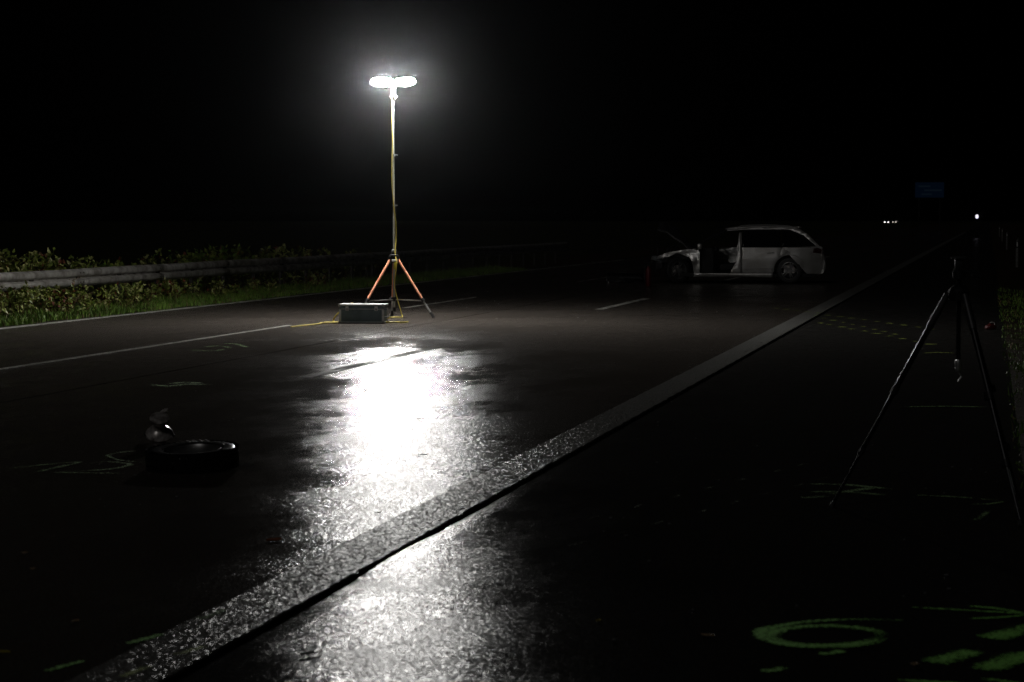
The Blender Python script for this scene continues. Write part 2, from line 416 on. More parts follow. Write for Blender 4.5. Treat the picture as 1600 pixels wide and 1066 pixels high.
def spline(pts, n=8):
    P = [Vector(p) for p in pts]; out = []
    for i in range(len(P) - 1):
        p0 = P[max(i - 1, 0)]; p1 = P[i]; p2 = P[i + 1]; p3 = P[min(i + 2, len(P) - 1)]
        for k in range(n):
            t = k / n
            out.append(.5 * ((2 * p1) + (p2 - p0) * t + (2 * p0 - 5 * p1 + 4 * p2 - p3) * t * t + (3 * p1 - p0 - 3 * p2 + p3) * t ** 3))
    out.append(P[-1]); return out
# cable winding up the mast and down to the road
cr = Matrix.Rotation(YAW, 4, 'Z')
def lp(x, y, z): return (cr @ Vector((x, y, 0))) + Vector((LB.x, LB.y, z))
pts = [lp(-.02, -.02, TOP - .1), lp(-.028, -.028, 3.3), lp(-.02, -.030, 2.95), lp(-.034, -.03, 2.4), lp(-.016, -.034, 2.0), lp(.03, -.03, 1.6), lp(.036, -.03, 1.3), lp(.02, -.06, 1.08), lp(.05, -.10, .9),
       lp(.012, -.09, .6), lp(.03, -.08, .42), lp(.09, -.1, .2), lp(.14, -.12, .03), lp(.13, -.2, .012), lp(.02, -.26, .012), lp(-.06, -.3, .012), lp(-.12, -.42, .012), lp(-.06, -.6, .012), lp(-.14, -.72, .02)]
tag(MB().tube(spline(pts), .0085, 8).build('power_cable', M['cable'], smooth=True), 'yellow power cable running down the white mast to the road', 'cable')

# ------------------------------------------------------------------ equipment case
CB = at(562, 505.5)
cs = thing('equipment_case', 'dark blue grey equipment case with silver edges beside the tripod', 'case', (CB.x, CB.y + .22, 0), YAW - .09)
W_, D_, H_ = .71, .40, .275
MB().box((0, 0, .012 + H_ * .38), (W_, D_, H_ * .76), None, .006).build('case_body', M['case_panel'], cs)
MB().box((0, 0, .018 + H_ * .88), (W_ * .995, D_ * .99, H_ * .2), None, .01).build('lid', M['case_panel'], cs)
MB().box((0, 0, .024 + H_ * .985), (W_ * .97, D_ * .96, .012), None, .004).build('lid_panel', M['case_lid'], cs)
t = .034
def trim(c, d): MB().box(c, d, None, .004).build('edge_trim', M['case_trim'], cs)
for sx in (-1, 1):
    for sy in (-1, 1):
        trim((sx * (W_ / 2 - t * .38), sy * (D_ / 2 - t * .38), .012 + H_ * .38), (t, t, H_ * .74))
for sy in (-1, 1):
    trim((0, sy * (D_ / 2 - .006), .020), (W_ * 1.006, t * .8, .018)); trim((0, sy * (D_ / 2 - .006), .024 + H_ * .975), (W_ * 1.004, t, .022))
    trim((0, sy * (D_ / 2 - .003), .014 + H_ * .77), (W_ * 1.002, t * .6, .008))
for sx in (-1, 1):
    trim((sx * (W_ / 2 - .006), 0, .020), (t * .8, D_ * .93, .018)); trim((sx * (W_ / 2 - .006), 0, .024 + H_ * .975), (t, D_ * .93, .022))
    for sy in (-1, 1):
        for z in (.026, .022 + H_ * .97):
            MB().box((sx * (W_ / 2 - .006), sy * (D_ / 2 - .006), z), (.042, .042, .036), None, .01).build('corner_cap', M['alu'], cs, smooth=True)
for x in (-.23, .235):
    la = MB().box((x, -D_ / 2 - .008, .016 + H_ * .80), (.05, .014, .07), None, .003).build('latch', M['case_trim'], cs)
    MB().box((x, -D_ / 2 - .018, .016 + H_ * .75), (.03, .010, .03), None, .003).build('latch_hook', M['steel_part'], la)
hd = MB().tube(spline([(W_ / 2 + .004, -.08, .10), (W_ / 2 + .045, -.07, .09), (W_ / 2 + .045, .07, .09), (W_ / 2 + .004, .08, .10)], 6), .008, 8)
hd.build('carry_handle', M['black_plastic'], cs, smooth=True)
def cp(x, y, z=.012):
    return (Matrix.Rotation(YAW - .09, 4, 'Z') @ Vector((x, y, 0))) + Vector((CB.x, CB.y + .22, z))
pts = [cp(-.14, .24, .012), cp(-.16, .23, .2), cp(-.2, .21, .30), cp(-.26, .22, .26), cp(-.3, .25, .12), cp(-.36, .2, .02), cp(-.42, .05, .012), cp(-.5, -.06, .012), cp(-.44, -.14, .012), cp(-.36, -.12, .013)]
tag(MB().tube(spline(pts), .011, 8).build('power_cable', M['cable'], smooth=True), 'yellow cable looping up behind the dark case lid', 'cable')
pts = [cp(-.345, -.02, .19), cp(-.42, -.05, .13), cp(-.47, -.06, .05), cp(-.46, -.1, .013), cp(-.40, -.16, .012), cp(-.52, -.22, .012), cp(-.60, -.14, .012), cp(-.44, -.24, .014), cp(-.38, -.3, .012), cp(-.62, -.36, .012)]
P0 = cp(-.62, -.36)
for q in ((500, 507), (478, 509.5), (455, 512)):
    g_ = at(*q); pts.append(Vector((g_.x, g_.y, .012)))
tag(MB().tube(spline(pts, 10), .012, 8).build('power_cable', M['cable'], smooth=True), 'yellow cable trailing from the case leftwards along the lane line', 'cable')
pts = [cp(.36, .02, .012), cp(.44, -.03, .012), cp(.52, .02, .012), cp(.56, .08, .012), cp(.6, -.03, .012), cp(.68, .02, .012), cp(.7, .12, .012)]
tag(MB().tube(spline(pts), .011, 8).build('power_cable', M['cable'], smooth=True), 'short yellow cable coil on the road between case and tripod', 'cable')

# ------------------------------------------------------------------ guardrail on the left verge
RX = -16.18
gr = thing('guardrail', 'grey galvanised double wave guardrail along the grass verge', 'guardrail', (RX, 30, 0))
# cross-section of the beam, x towards the road, z up (height .44 to .75)
sec = [(.000, .436), (.018, .444), (.030, .456), (.072, .478), (.081, .492), (.081, .545), (.070, .560), (-.004, .580), (-.012, .590), (-.012, .600),
       (-.004, .610), (.070, .630), (.081, .645), (.081, .700), (.072, .716), (.030, .738), (.018, .748), (.000, .756)]
SEG = 4.0
def rail_bend(y): return .02 * mnoise.noise(Vector((y * .17, 2, 2)))
for k in range(-4, 14):
    ya = k * SEG; b = MB(); rows = []
    n = 8
    for i in range(n + 1):
        y = ya + (SEG + .28) * i / n
        lift = .003 if i == n else 0.0
        rows.append([(p[0] + rail_bend(y) + (.004 if i >= n - 1 else 0), y, p[1] + .012 * mnoise.noise(Vector((y * .21, 7, 1)))) for p in sec])
    b.grid(rows)
    bo = b.build('beam', M['galv'], gr, smooth=True, solid=.003)
    q = MB()
    for yy in (.06, .20):
        for (px, pz) in ((.083, .51), (.083, .68), (.010, .595)):
            q.lathe([(.013, 0), (.013, .006), (.006, .012)], 8, Matrix.Rotation(math.pi / 2, 3, 'Y'), (px + rail_bend(ya + yy), ya + yy, pz))
    q.build('splice_bolts', M['bolt'], bo)
    for yy in (.14, 2.14):
        y = ya + yy
        p = MB(); p.box((-.03 + rail_bend(y), y, .20), (.055, .10, 1.0), None, .004); p.box((-.012 + rail_bend(y), y, .595), (.03, .18, .16), None, .004)
        p.build('post', M['galv_dark'], gr)

# ------------------------------------------------------------------ vegetation
def leaf_pts(c, d, nrm, L_, W_):
    """a folded, pointed leaf: 6 verts, 4 faces"""
    d = d.normalized(); s = d.cross(nrm); s = s.normalized() if s.length > 1e-5 else d.orthogonal().normalized(); u = s.cross(d)
    v = [c, c + d * L_ * .38 + s * W_ * .5 + u * W_ * .14, c + d * L_ * .42, c + d * L_ * .38 - s * W_ * .5 + u * W_ * .14, c + d * L_ - u * L_ * .12]
    return v, [(0, 2, 1), (0, 3, 2), (1, 2, 4), (2, 3, 4)]
def rv(r): return Vector((r.uniform(-1, 1), r.uniform(-1, 1), r.uniform(-1, 1)))
def shrub(name, label, cat, group, base, w_, d_, h_, nleaf, seed, leafmats, lsize=.075, low=.1):
    """stems rising and arching from the base; leaves sit along the stems"""
    r = random.Random(seed)
    t = thing(name, label, cat, base, 0, group)
    st = MB(); lf = MB()
    ns = max(6, int(nleaf / 26)); tips = []
    for k in range(ns):
        o = Vector((r.gauss(0, .22) * w_, r.gauss(0, .25) * d_, -.05))
        end = Vector((o.x * 1.5 + r.gauss(0, .28) * w_ * .6, o.y * 1.5 + r.gauss(0, .3) * d_ * .6, h_ * (1 - .45 * r.random() ** 1.6 - .25 * abs(o.y) / max(d_, .1))))
        mid = o.lerp(end, .55) + Vector((0, 0, h_ * .16)) + rv(r) * .06
        P = spline([o, mid, end], 5)
        st.tube(P, [.007 - .005 * i / (len(P) - 1) for i in range(len(P))], 4, False)
        m = int(26 * r.uniform(.7, 1.3))
        for j in range(m):
            q = low + (1 - low) * r.random() ** .75
            i = min(int(q * (len(P) - 1)), len(P) - 2); p = P[i].lerp(P[i + 1], q * (len(P) - 1) - i)
            dirv = (rv(r) + Vector((0, -.1, .15))).normalized()
            p = p + dirv * r.uniform(.0, .07)
            nn = (Vector((r.gauss(.25, .5), r.gauss(-.2, .5), 1.0))).normalized()
            L_ = lsize * r.uniform(.6, 1.3)
            lf.mi = 0 if r.random() < .66 else (1 if r.random() < .8 else 2)
            lf.add(*leaf_pts(p, dirv, nn, L_, L_ * r.uniform(.5, .75)))
    lf.build('foliage', leafmats, t); st.build('stems', M['stem'], t)
    return t
ordn = ['leftmost', 'second from the left', 'third from the left', 'fourth from the left', 'fifth from the left', 'sixth from the left', 'seventh from the left', 'eighth from the left', 'ninth from the left', 'tenth from the left', 'eleventh from the left', 'twelfth from the left', 'last at the dark end']
LM = [M['leaf_a'], M['leaf_b'], M['leaf_red']]
LM2 = [M['leaf_a'], M['grass'], M['leaf_red']]
hh = [.86, .84, 1.04, 1.16, 1.10, .86, .82, .92, 1.06, 1.10, 1.02, .98, .92]
yy_ = [32.2, 34.2, 35.9, 37.5, 39.1, 40.9, 42.9, 45.0, 47.2, 49.6, 52.3, 55.4, 59.0]
for k in range(13):
    shrub('bramble_bush', 'leafy bramble bush behind the guardrail, ' + ordn[k], 'bush', 'brambles behind the guardrail',
          (-17.15 - .25 * rnd.random(), yy_[k], -.16), .9, 1.55 + .06 * k, hh[k] + .12, (900, 520, 940, 1000, 820, 420, 560, 480, 860, 760, 480, 520, 400)[k], 100 + k, LM if k not in (1, 6, 8, 9) else LM2, .105, .2)
yf = [32.0, 33.2, 34.5, 35.9, 37.4, 39.2, 41.3, 43.8, 46.8, 50.5]
hf = [.46, .52, .58, .54, .50, .52, .48, .44, .42, .42]
for k in range(10):
    shrub('roadside_weed', 'low leafy weed clump below the guardrail beam, ' + ordn[k], 'weed', 'weeds in front of the guardrail',
          (-15.80 + .2 * rnd.random(), yf[k], -.06), .6, 1.15, hf[k], (640, 520, 900, 760, 460, 620, 420, 420, 300, 300)[k], 300 + k, LM if k % 3 else [M['leaf_a'], M['leaf_red'], M['leaf_b']], .08, .1)
# pale dry stalks leaning in front of the rail
for k, (px, py, ex, ez, nm) in enumerate(((37, 490, .02, .42, 'short pale dry stalk low at the left picture edge'), (52, 482, .75, .62, 'long pale dry stalk leaning right in front of the guardrail'),
                                      (95, 484, .5, .36, 'bent pale dry stalk lying over the weeds'), (300, 462, .22, .5, 'thin dry stalk standing in the dark grass beyond the weeds'))):
    g_ = at(px, py + 5); r = random.Random(k)
    P = spline([(g_.x, g_.y, -.03), (g_.x + ex * .4, g_.y + ex * .3, ez * .6), (g_.x + ex, g_.y + ex * .5, ez)], 6)
    t = thing('dry_stalk', nm, 'stalk', (0, 0, 0), 0, 'dry stalks on the left verge')
    t.location = (g_.x, g_.y, 0)
    P = [p - Vector((g_.x, g_.y, 0)) for p in P]
    MB().tube(P, [.012, .011, .011, .010, .010, .009, .008, .008, .007, .006, .005, .004, .003], 6).build('stem', M['stalk'], t, smooth=True)
    b = MB()
    for j in range(7):
        c = P[4 + j]; b.add(*leaf_pts(c, rv(r) + Vector((0, 0, -.3)), Vector((0, 0, 1)), .11, .03))
    b.build('dry_leaves', M['stalk'], t)

def blades(name, label, n, fx, fh, mats, seed, wmul=1.0):
    r = random.Random(seed); b = MB()
    for k in range(n):
        x, y, z, sc_ = fx(r)
        h_ = fh(r) * sc_; a = r.uniform(0, 6.283); w_ = r.uniform(.004, .008) * wmul
        s = Vector((math.cos(a), math.sin(a), 0)); ln = Vector((r.gauss(0, .3), r.gauss(0, .3), 0)) * h_
        p = Vector((x, y, z - .02)); m_ = p + ln * .35 + Vector((0, 0, h_ * .62)); e = p + ln * 1.1 + Vector((0, 0, h_))
        b.mi = 0 if r.random() < .86 else 1
        b.add([p - s * w_, p + s * w_, m_ + s * w_ * .8, m_ - s * w_ * .8, e], [(0, 1, 2, 3), (3, 2, 4)])
    o = stuff(b.build(name, mats)); o['label'] = label; o['category'] = 'grass'
    return o
def lfx(r):
    y = 29.5 + 42 * r.random() ** 1.35; d = r.random()
    x = X_EDGE + .34 - 1.55 * d - .09 * (1 + mnoise.noise(Vector((y * 1.1, 3, 3)))) 
    tall = .5 + .9 * d + .5 * mnoise.noise(Vector((x * 1.5, y * .8, 4)))
    return x, y, left_h(x, y), max(.3, tall)
blades('grass', 'bright green grass between the road edge and the guardrail', 26000, lfx, lambda r: r.uniform(.07, .19), [M['grass'], M['grass_dry']], 5, 1.25)
def rfx(r):
    y = 9.0 + 45 * r.random() ** 1.6; x = X_GRASS + 2.6 * r.random() - .06 * r.random()
    return x, y, right_h(x, y), max(.22, .35 + .7 * mnoise.noise(Vector((x * 1.5, y * .8, 14))) + .7 * min(1, (x - X_GRASS)))
blades('grass', 'dim dark green grass verge at the right picture edge', 24000, rfx, lambda r: r.uniform(.05, .17), [M['grass'], M['grass_dry']], 6)
def dock(name, label, base, n, L_, seed, m):
    r = random.Random(seed); t = thing(name, label, 'plant', base)
    for k in range(n):
        a = r.uniform(0, 6.283); e = r.uniform(.35, .9); d = Vector((math.cos(a) * e, math.sin(a) * e, r.uniform(.25, .7)))
        b = MB(); l = L_ * r.uniform(.7, 1.2); w_ = l * .3; dn = d.normalized(); s = dn.cross(Vector((0, 0, 1))).normalized(); rows = []
        for i in range(7):
            q = i / 6; ww = w_ * math.sin(math.pi * min(1, q * .93 + .05)) ** .8
            c = dn * l * q + Vector((0, 0, -l * .45 * q * q))
            rows.append([c - s * ww * .5 + Vector((0, 0, ww * .12)), c, c + s * ww * .5 + Vector((0, 0, ww * .12))])
        b.grid(rows).build('leaf', m, t, smooth=True)
    return t
dock('broadleaf_plant', 'broad green leaves poking over the shoulder edge at the right', (.33, 12.0, -.02), 7, .20, 3, M['leaf_a'])

# ------------------------------------------------------------------ crashed estate car
def interp(tab, x):
    if x <= tab[0][0]: return tab[0][1]
    for (a, b), (c, d) in zip(tab, tab[1:]):
        if x <= c: return b + (d - b) * (x - a) / (c - a)
    return tab[-1][1]
HW = [(.15, .84), (.24, .875), (.40, .895), (.62, .905), (.70, .902), (.74, .890), (.92, .872), (1.0, .845), (1.2, .755), (1.36, .665), (1.46, .58)]
PL = [(-.75, .84), (-.5, .90), (-.2, .965), (.2, 1.0), (2.7, 1.0), (3.1, .985), (3.4, .95), (3.65, .885), (3.8, .82)]
def half(x, z):
    return interp(HW, z) * interp(PL, x)
def panel(outline, off=0.0, side=-1, step=.07, fn=None):
    bm = bmesh.new()
    vs = [bm.verts.new((x, 0, z)) for x, z in outline]
    bm.faces.new(vs); bmesh.ops.triangulate(bm, faces=bm.faces[:])
    xs = [p[0] for p in outline]; zs = [p[1] for p in outline]
    x = math.floor(min(xs) / step) * step + step
    while x < max(xs):
        bmesh.ops.bisect_plane(bm, geom=bm.verts[:] + bm.edges[:] + bm.faces[:], plane_co=(x, 0, 0), plane_no=(1, 0, 0), dist=1e-5); x += step
    z = math.floor(min(zs) / step) * step + step
    while z < max(zs):
        bmesh.ops.bisect_plane(bm, geom=bm.verts[:] + bm.edges[:] + bm.faces[:], plane_co=(0, 0, z), plane_no=(0, 0, 1), dist=1e-5); z += step
    for v in bm.verts:
        y = half(v.co.x, v.co.z) + off
        if fn: y += fn(v.co.x, v.co.z)
        v.co.y = side * y
    return MB().bm(bm)
def arc(cx, cz, r, a0, a1, n=14):
    return [(cx + r * math.cos(math.radians(a0 + (a1 - a0) * i / n)), cz + r * math.sin(math.radians(a0 + (a1 - a0) * i / n))) for i in range(n + 1)]
WR = 2.85; RW = .335; RA = .405
c0 = at(1059, 443); CARROT = math.radians(5.0)
car = thing('estate_car', 'wrecked silver estate car standing across the lanes, front smashed, driver door gone', 'car')
car.rotation_euler = (0, 0, CARROT)
off_ = Matrix.Rotation(CARROT, 3, 'Z') @ Vector((0, .88, 0))
car.location = (c0.x + off_.x, c0.y + off_.y, 0)
SP = M['silver_paint']
for side in (-1, 1):
    far = side == 1
    # sill
    panel([(.40, .165), (2.43, .165), (2.44, .262), (.57, .262), (.42, .24)], .006, side).build('sill', SP, car, smooth=True, solid=.02)
    # front wing, crumpled
    def crumple(x, z):
        k = max(0, (.55 - x)); return -.05 * k + .05 * mnoise.noise(Vector((x * 4, z * 5, 3))) * min(1, max(0, (.56 - x) * 8)) + .012 * mnoise.noise(Vector((x * 11, z * 10, 5)))
    ar = arc(0, .34, RA + .03, 4, 132)
    o = [(.565, .20), (.565, .845), (.30, .875), (.02, .845), (-.30, .79), (-.52, .70), (-.56, .62), (-.40, .64)] + ar[::-1] + [(.43, .20)]
    panel(o, 0, side, .05, crumple).build('front_wing', SP, car, smooth=True, solid=.006)
    # doors
    rd = [(1.63, .275), (2.43, .275)] + arc(WR, .34, RA + .012, 171, 128, 8) + [(2.60, .80), (2.66, .925), (1.63, .925)]
    d = panel(rd, 0, side).build('rear_door', SP, car, smooth=True, solid=.015)
    if True:
        q = panel([(2.26, .775), (2.45, .785), (2.45, .815), (2.26, .805)], .022, side).build('door_handle', SP, d, smooth=True, solid=.02)
        panel([(1.66, .385), (2.42, .395), (2.42, .430), (1.66, .42)], .010, side).build('rub_strip', SP, d, solid=.014)
    if far:
        panel([(.58, .275), (1.615, .275), (1.615, .925), (.58, .87)], 0, side).build('front_door', SP, car, smooth=True, solid=.015)
    # B pillar with flared foot
    panel([(1.34, .262), (1.615, .262), (1.615, .93), (1.63, 1.30), (1.56, 1.30), (1.545, .92), (1.50, .55), (1.44, .33)], -.03, side, .06).build('centre_pillar', SP if not far else M['car_black'], car, smooth=True, solid=.03)
    # rear quarter
    rq = [(2.68, .925), (2.615, .80)] + arc(WR, .34, RA + .012, 125, -8, 16) + [(3.30, .255), (3.62, .24), (3.72, .30), (3.775, .62), (3.70, .80), (3.64, .93), (3.50, .96)]
    panel(rq, 0, side).build('rear_quarter', SP, car, smooth=True, solid=.012)
    # arch lips
    for cx in (WR,):
        b = MB(); P = []
        for x, z in arc(cx, .34, RA, -6, 186, 22): P.append((x, side * (half(x, max(z, .2)) + .004), z))
        b.tube(P, .013, 6).build('arch_lip', SP, car, smooth=True)
        b = MB(); rows = []
        for x, z in arc(cx, .34, RA - .005, -10, 190, 16): rows.append([(x, side * .86, z), (x, side * .5, z)])
        b.grid(rows).build('wheel_housing', M['interior'], car)
    # roof side, D pillar
    up = [(1.24, 1.345), (1.60, 1.375), (2.2, 1.388), (2.85, 1.385), (3.20, 1.24), (3.46, 1.02), (3.53, .945), (3.64, .935), (3.30, 1.28), (3.06, 1.43), (2.6, 1.452), (2.1, 1.460), (1.6, 1.44), (1.22, 1.388)]
    panel(up, 0, side, .08).build('roof_side', SP, car, smooth=True, solid=.012)
    # side glass, dark
    panel([(1.66, .94), (2.62, .945), (2.62, 1.365), (2.2, 1.378), (1.68, 1.365)], -.015, side).build('rear_window', M['car_glass'], car, smooth=True, solid=.006)
    panel([(2.66, .945), (3.50, .965), (3.24, 1.20), (2.90, 1.365), (2.66, 1.358)], -.015, side).build('quarter_window', M['car_glass'], car, smooth=True, solid=.006)  # glass carried back over the D pillar to darken it
    b = MB(); P = [(x, side * (half(x, .93) + .002), .932 + .006 * max(0, x - 2.6)) for x in (1.63, 1.9, 2.2, 2.5, 2.8, 3.1, 3.4)]
    b.tube(P, .008, 6).build('belt_trim', M['car_black'], car)
    # A pillar coloured black, its shade put into the colour
    P = [(.36, side * .80, .90), (.75, side * .76, 1.14), (1.25, side * .66, 1.37)]
    MB().tube(spline(P, 5), .022, 6).build('front_pillar', M['car_black'], car, smooth=True)
    # roof rail
    P = spline([(1.55, side * .60, 1.455), (1.65, side * .60, 1.485), (2.2, side * .60, 1.503), (2.8, side * .60, 1.478), (2.9, side * .60, 1.445)], 5)
    MB().tube(P, .012, 6).build('roof_rail', M['alu'], car, smooth=True)
# roof skin
rows = []
for x, z in ((1.215, 1.385), (1.25, 1.402), (1.45, 1.432), (1.75, 1.455), (2.1, 1.467), (2.5, 1.462), (2.8, 1.452), (3.0, 1.445), (3.12, 1.435)):
    rows.append([(x - .03 * (1 - (k / 6) ** 2) if x < 1.3 else x, k / 6 * .62, z + .022 * (1 - (k / 6) ** 2) - .012 * (abs(k) == 6)) for k in range(-6, 7)])
MB().grid(rows).build('roof', SP, car, smooth=True, solid=.02)
# tailgate: spoiler, glass, lower door, bumper
def loft(prof, name, m, parent, w=None, solid=.015):
    rows = []
    for x, z, hw in prof: rows.append([(x - .05 * (abs(k) / 6) ** 2.5, k / 6 * hw, z) for k in range(-6, 7)])
    return MB().grid(rows).build(name, m, parent, smooth=True, solid=solid)
tg = loft([(3.60, .93, .80), (3.70, .90, .84), (3.725, .86, .845), (3.72, .70, .82), (3.74, .60, .80)], 'tailgate', SP, car)
loft([(3.11, 1.435, .60), (3.30, 1.28, .66), (3.50, 1.05, .75), (3.60, .94, .79)], 'rear_glass', M['car_glass'], tg)
loft([(3.04, 1.455, .58), (3.16, 1.452, .585), (3.18, 1.43, .585)], 'spoiler', SP, tg)
loft([(3.76, .60, .80), (3.80, .56, .82), (3.805, .40, .82), (3.74, .27, .80), (3.60, .22, .78)], 'rear_bumper', SP, car)
for side in (-1, 1):
    panel([(3.44, .80), (3.70, .77), (3.69, .90), (3.60, .93), (3.46, .90)], .008, side, .04).build('tail_light', M['red_glass'], car, smooth=True, solid=.02)
    panel([(3.56, .915), (3.70, .895), (3.69, .925), (3.60, .945)], .014, side, .04).build('tail_corner', M['alu'], car, smooth=True, solid=.015)
# windscreen
rows = []
for x, z, hw in ((.40, .915, .78), (.70, 1.09, .73), (1.0, 1.26, .68), (1.22, 1.375, .64)):
    rows.append([(x - .10 * (1 - (k / 6) ** 2), k / 6 * hw, z) for k in range(-6, 7)])
MB().grid(rows).build('windscreen', M['car_glass'], car, smooth=True, solid=.006)
# raised, buckled bonnet
rows = []
for i, (x, z) in enumerate(((.31, .915), (.22, .985), (.08, 1.12), (-.10, 1.27), (-.28, 1.39), (-.42, 1.46), (-.54, 1.475))):
    rows.append([(x + .03 * mnoise.noise(Vector((i, k * .8, 1))), k / 5 * (.74 - .02 * i), z + .11 * (k / 5) * min(1, i / 3) + .045 * mnoise.noise(Vector((i * .9, k * .7, 5))) + .03 * (1 - (k / 5) ** 2)) for k in range(-5, 6)])
MB().grid(rows).build('bonnet', M['metal_torn'], car, solid=.04)
# engine bay wreckage
r = random.Random(3)
b = MB()
for k in range(26):
    x = r.uniform(-.58, .25); b.box((x, r.uniform(-.62, .62), r.uniform(.3, .74 + .08 * (x > -.2))), (r.uniform(.06, .3), r.uniform(.06, .3), r.uniform(.04, .22)), Matrix.Rotation(r.uniform(-.7, .7), 3, rv(r).normalized()), .012)
for k in range(9):
    p = Vector((r.uniform(-.6, .2), r.uniform(-.7, .7), r.uniform(.5, .8)))
    b.tube(spline([p, p + rv(r) * .22, p + rv(r) * .35, p + rv(r) * .4], 4), .014, 6)
b.build('engine_wreckage', M['metal_torn'], car)
hl = MB().box((-.56, -.60, .62), (.22, .26, .13), Matrix.Rotation(.5, 3, 'Z') @ Matrix.Rotation(.3, 3, 'Y'), .03); hl.build('headlight', M['lamp_glass'], car, smooth=True)
hl = MB().box((-.60, .58, .55), (.22, .26, .13), Matrix.Rotation(-.6, 3, 'Z') @ Matrix.Rotation(.5, 3, 'X'), .03); hl.build('headlight', M['lamp_glass'], car, smooth=True)
b = MB(); b.grid([[(-.62 - .08 * math.cos(k * .5) + .03 * mnoise.noise(Vector((k, i, 2))), k / 5 * .66, .30 + .09 * i + .03 * mnoise.noise(Vector((k, i, 7)))) for k in range(-5, 6)] for i in range(4)])
b.build('radiator_panel', M['metal_torn'], car, solid=.03)
# floor, cabin
b = MB(); b.box((1.65, 0, .22), (3.7, 1.62, .10), None, .02); b.build('floor_pan', M['interior'], car)
b = MB(); b.box((.55, 0, .55), (.10, 1.62, .62), None, .02); b.box((.72, 0, .80), (.36, 1.50, .24), None, .06); b.box((.75, -.74, .55), (.32, .04, .55), None, .02)
b.build('dashboard', M['interior'], car, smooth=True)
sw = MB(); mT = Matrix.Rotation(math.radians(65), 3, 'Y')
sw.tube([Vector((.98, -.38, .86)) + mT @ Vector((.18 * math.cos(q * .3927), .18 * math.sin(q * .3927), 0)) for q in range(17)], .014, 6); sw.tube([(.82, -.38, .80), (.98, -.38, .86)], .03, 8)
sw.build('steering_wheel', M['car_black'], car, smooth=True)
for y in (-.38, .38):
    s = MB(); s.box((1.32, y, .43), (.52, .50, .16), Matrix.Rotation(-.1, 3, 'Y'), .05); s.box((1.60, y, .74), (.15, .48, .62), Matrix.Rotation(.25, 3, 'Y'), .05); s.box((1.70, y, 1.13), (.09, .26, .17), Matrix.Rotation(.2, 3, 'Y'), .035)
    s.build('front_seat', M['interior'], car, smooth=True)
s = MB(); s.box((2.2, 0, .45), (.5, 1.3, .18), None, .05); s.box((2.48, 0, .78), (.15, 1.28, .62), Matrix.Rotation(.3, 3, 'Y'), .05); s.build('rear_seat', M['interior'], car, smooth=True)
# mirror
s = MB(); s.box((.56, -.985, .955), (.12, .20, .14), None, .045); s.tube([(.58, -.84, .90), (.57, -.93, .93)], .02, 6); s.build('wing_mirror', SP, car, smooth=True)
def wheel(parent, loc, M3, r_=RW, w_=.22):
    R3 = M3
    t = MB().lathe([(r_ * .66, -w_ * .46), (r_ * .86, -w_ * .5), (r_ * .96, -w_ * .42), (r_, -w_ * .25), (r_, w_ * .25), (r_ * .96, w_ * .42), (r_ * .86, w_ * .5), (r_ * .66, w_ * .46), (r_ * .62, 0)], 40, R3, loc, closed=True)
    wh = t.build('wheel', M['rubber'], parent, smooth=True)
    b = MB().lathe([(r_ * .66, w_ * .42), (r_ * .62, w_ * .36), (r_ * .60, -w_ * .3)], 36, R3, loc)
    b = MB()
    b.lathe([(r_ * .665, w_ * .44), (r_ * .63, w_ * .46), (r_ * .60, w_ * .36), (r_ * .60, -w_ * .3), (r_ * .64, -w_ * .4)], 36, R3, loc, closed=True)
    b.lathe([(.0, w_ * .40), (.05, w_ * .40), (.065, w_ * .34), (.065, w_ * .1)], 14, R3, loc)
    for k in range(10):
        a = 2 * math.pi * (k // 2) / 5 + (.17 if k % 2 else -.17)
        Rk = R3 @ Matrix.Rotation(a, 3, 'Z')
        b.box(Vector(loc) + Rk @ Vector((r_ * .35, 0, w_ * .33)), (r_ * .56, .026, .03), Rk, .006)
    b.build('rim', M['rim'], wh, smooth=True)
    MB().lathe([(.001, .0), (r_ * .42, .0), (r_ * .42, .02), (.001, .02)], 24, R3, loc).build('brake_disc', M['steel_part'], wh)
    return wh
mo = Matrix.Rotation(math.pi / 2, 3, 'X')
wheel(car, (WR, -.78, RW), mo)
wheel(car, (WR, .78, RW), Matrix.Rotation(-math.pi / 2, 3, 'X'))
wheel(car, (-.02, -.74, RW), Matrix.Rotation(.35, 3, 'Z') @ mo @ Matrix.Rotation(.12, 3, 'Y'))
wheel(car, (.0, .76, RW), Matrix.Rotation(-math.pi / 2, 3, 'X'))

# ------------------------------------------------------------------ wreck debris round the car
def crumpled(name, label, cat, loc, rz, L_, W_, bend, m, seed, group=None, hgt=.12):
    t = thing(name, label, cat, loc, rz, group); rows = []
    for i in range(13):
        q = i / 12 - .5; row = []
        for k in range(6):
            a = math.radians(-40 + 30 * k)
            row.append((q * L_, W_ * math.cos(a) * .6 + bend * q * q * 2 + .03 * mnoise.noise(Vector((i * .7, k, seed))), hgt * .55 + hgt * .5 * math.sin(a) + .05 * mnoise.noise(Vector((i * .6, k * .6, seed + 4)))))
        rows.append(row)
    zmin = min(p[2] for r in rows for p in r)
    rows = [[(x, y, z - zmin + .004) for x, y, z in r] for r in rows]
    MB().grid(rows).build('shell', m, t, solid=.008)
    b = MB().box((0, W_ * .1, hgt * .5), (L_ * .5, .03, .04), Matrix.Rotation(.1, 3, 'Z'), .006)
    for q in (-.2, .05, .22): b.box((q * L_, .0, hgt * .4), (.03, W_ * .8, .02), Matrix.Rotation(.3, 3, 'Z'), .004)
    b.build('bracket', M['metal_torn'], t)
    return t
g_ = at(985, 443); crumpled('torn_bumper', 'torn dark bumper lying on the road ahead of the wrecked car', 'bumper', (g_.x, g_.y, 0), .25, 1.15, .34, .4, M['car_black'], 2, None, .30)
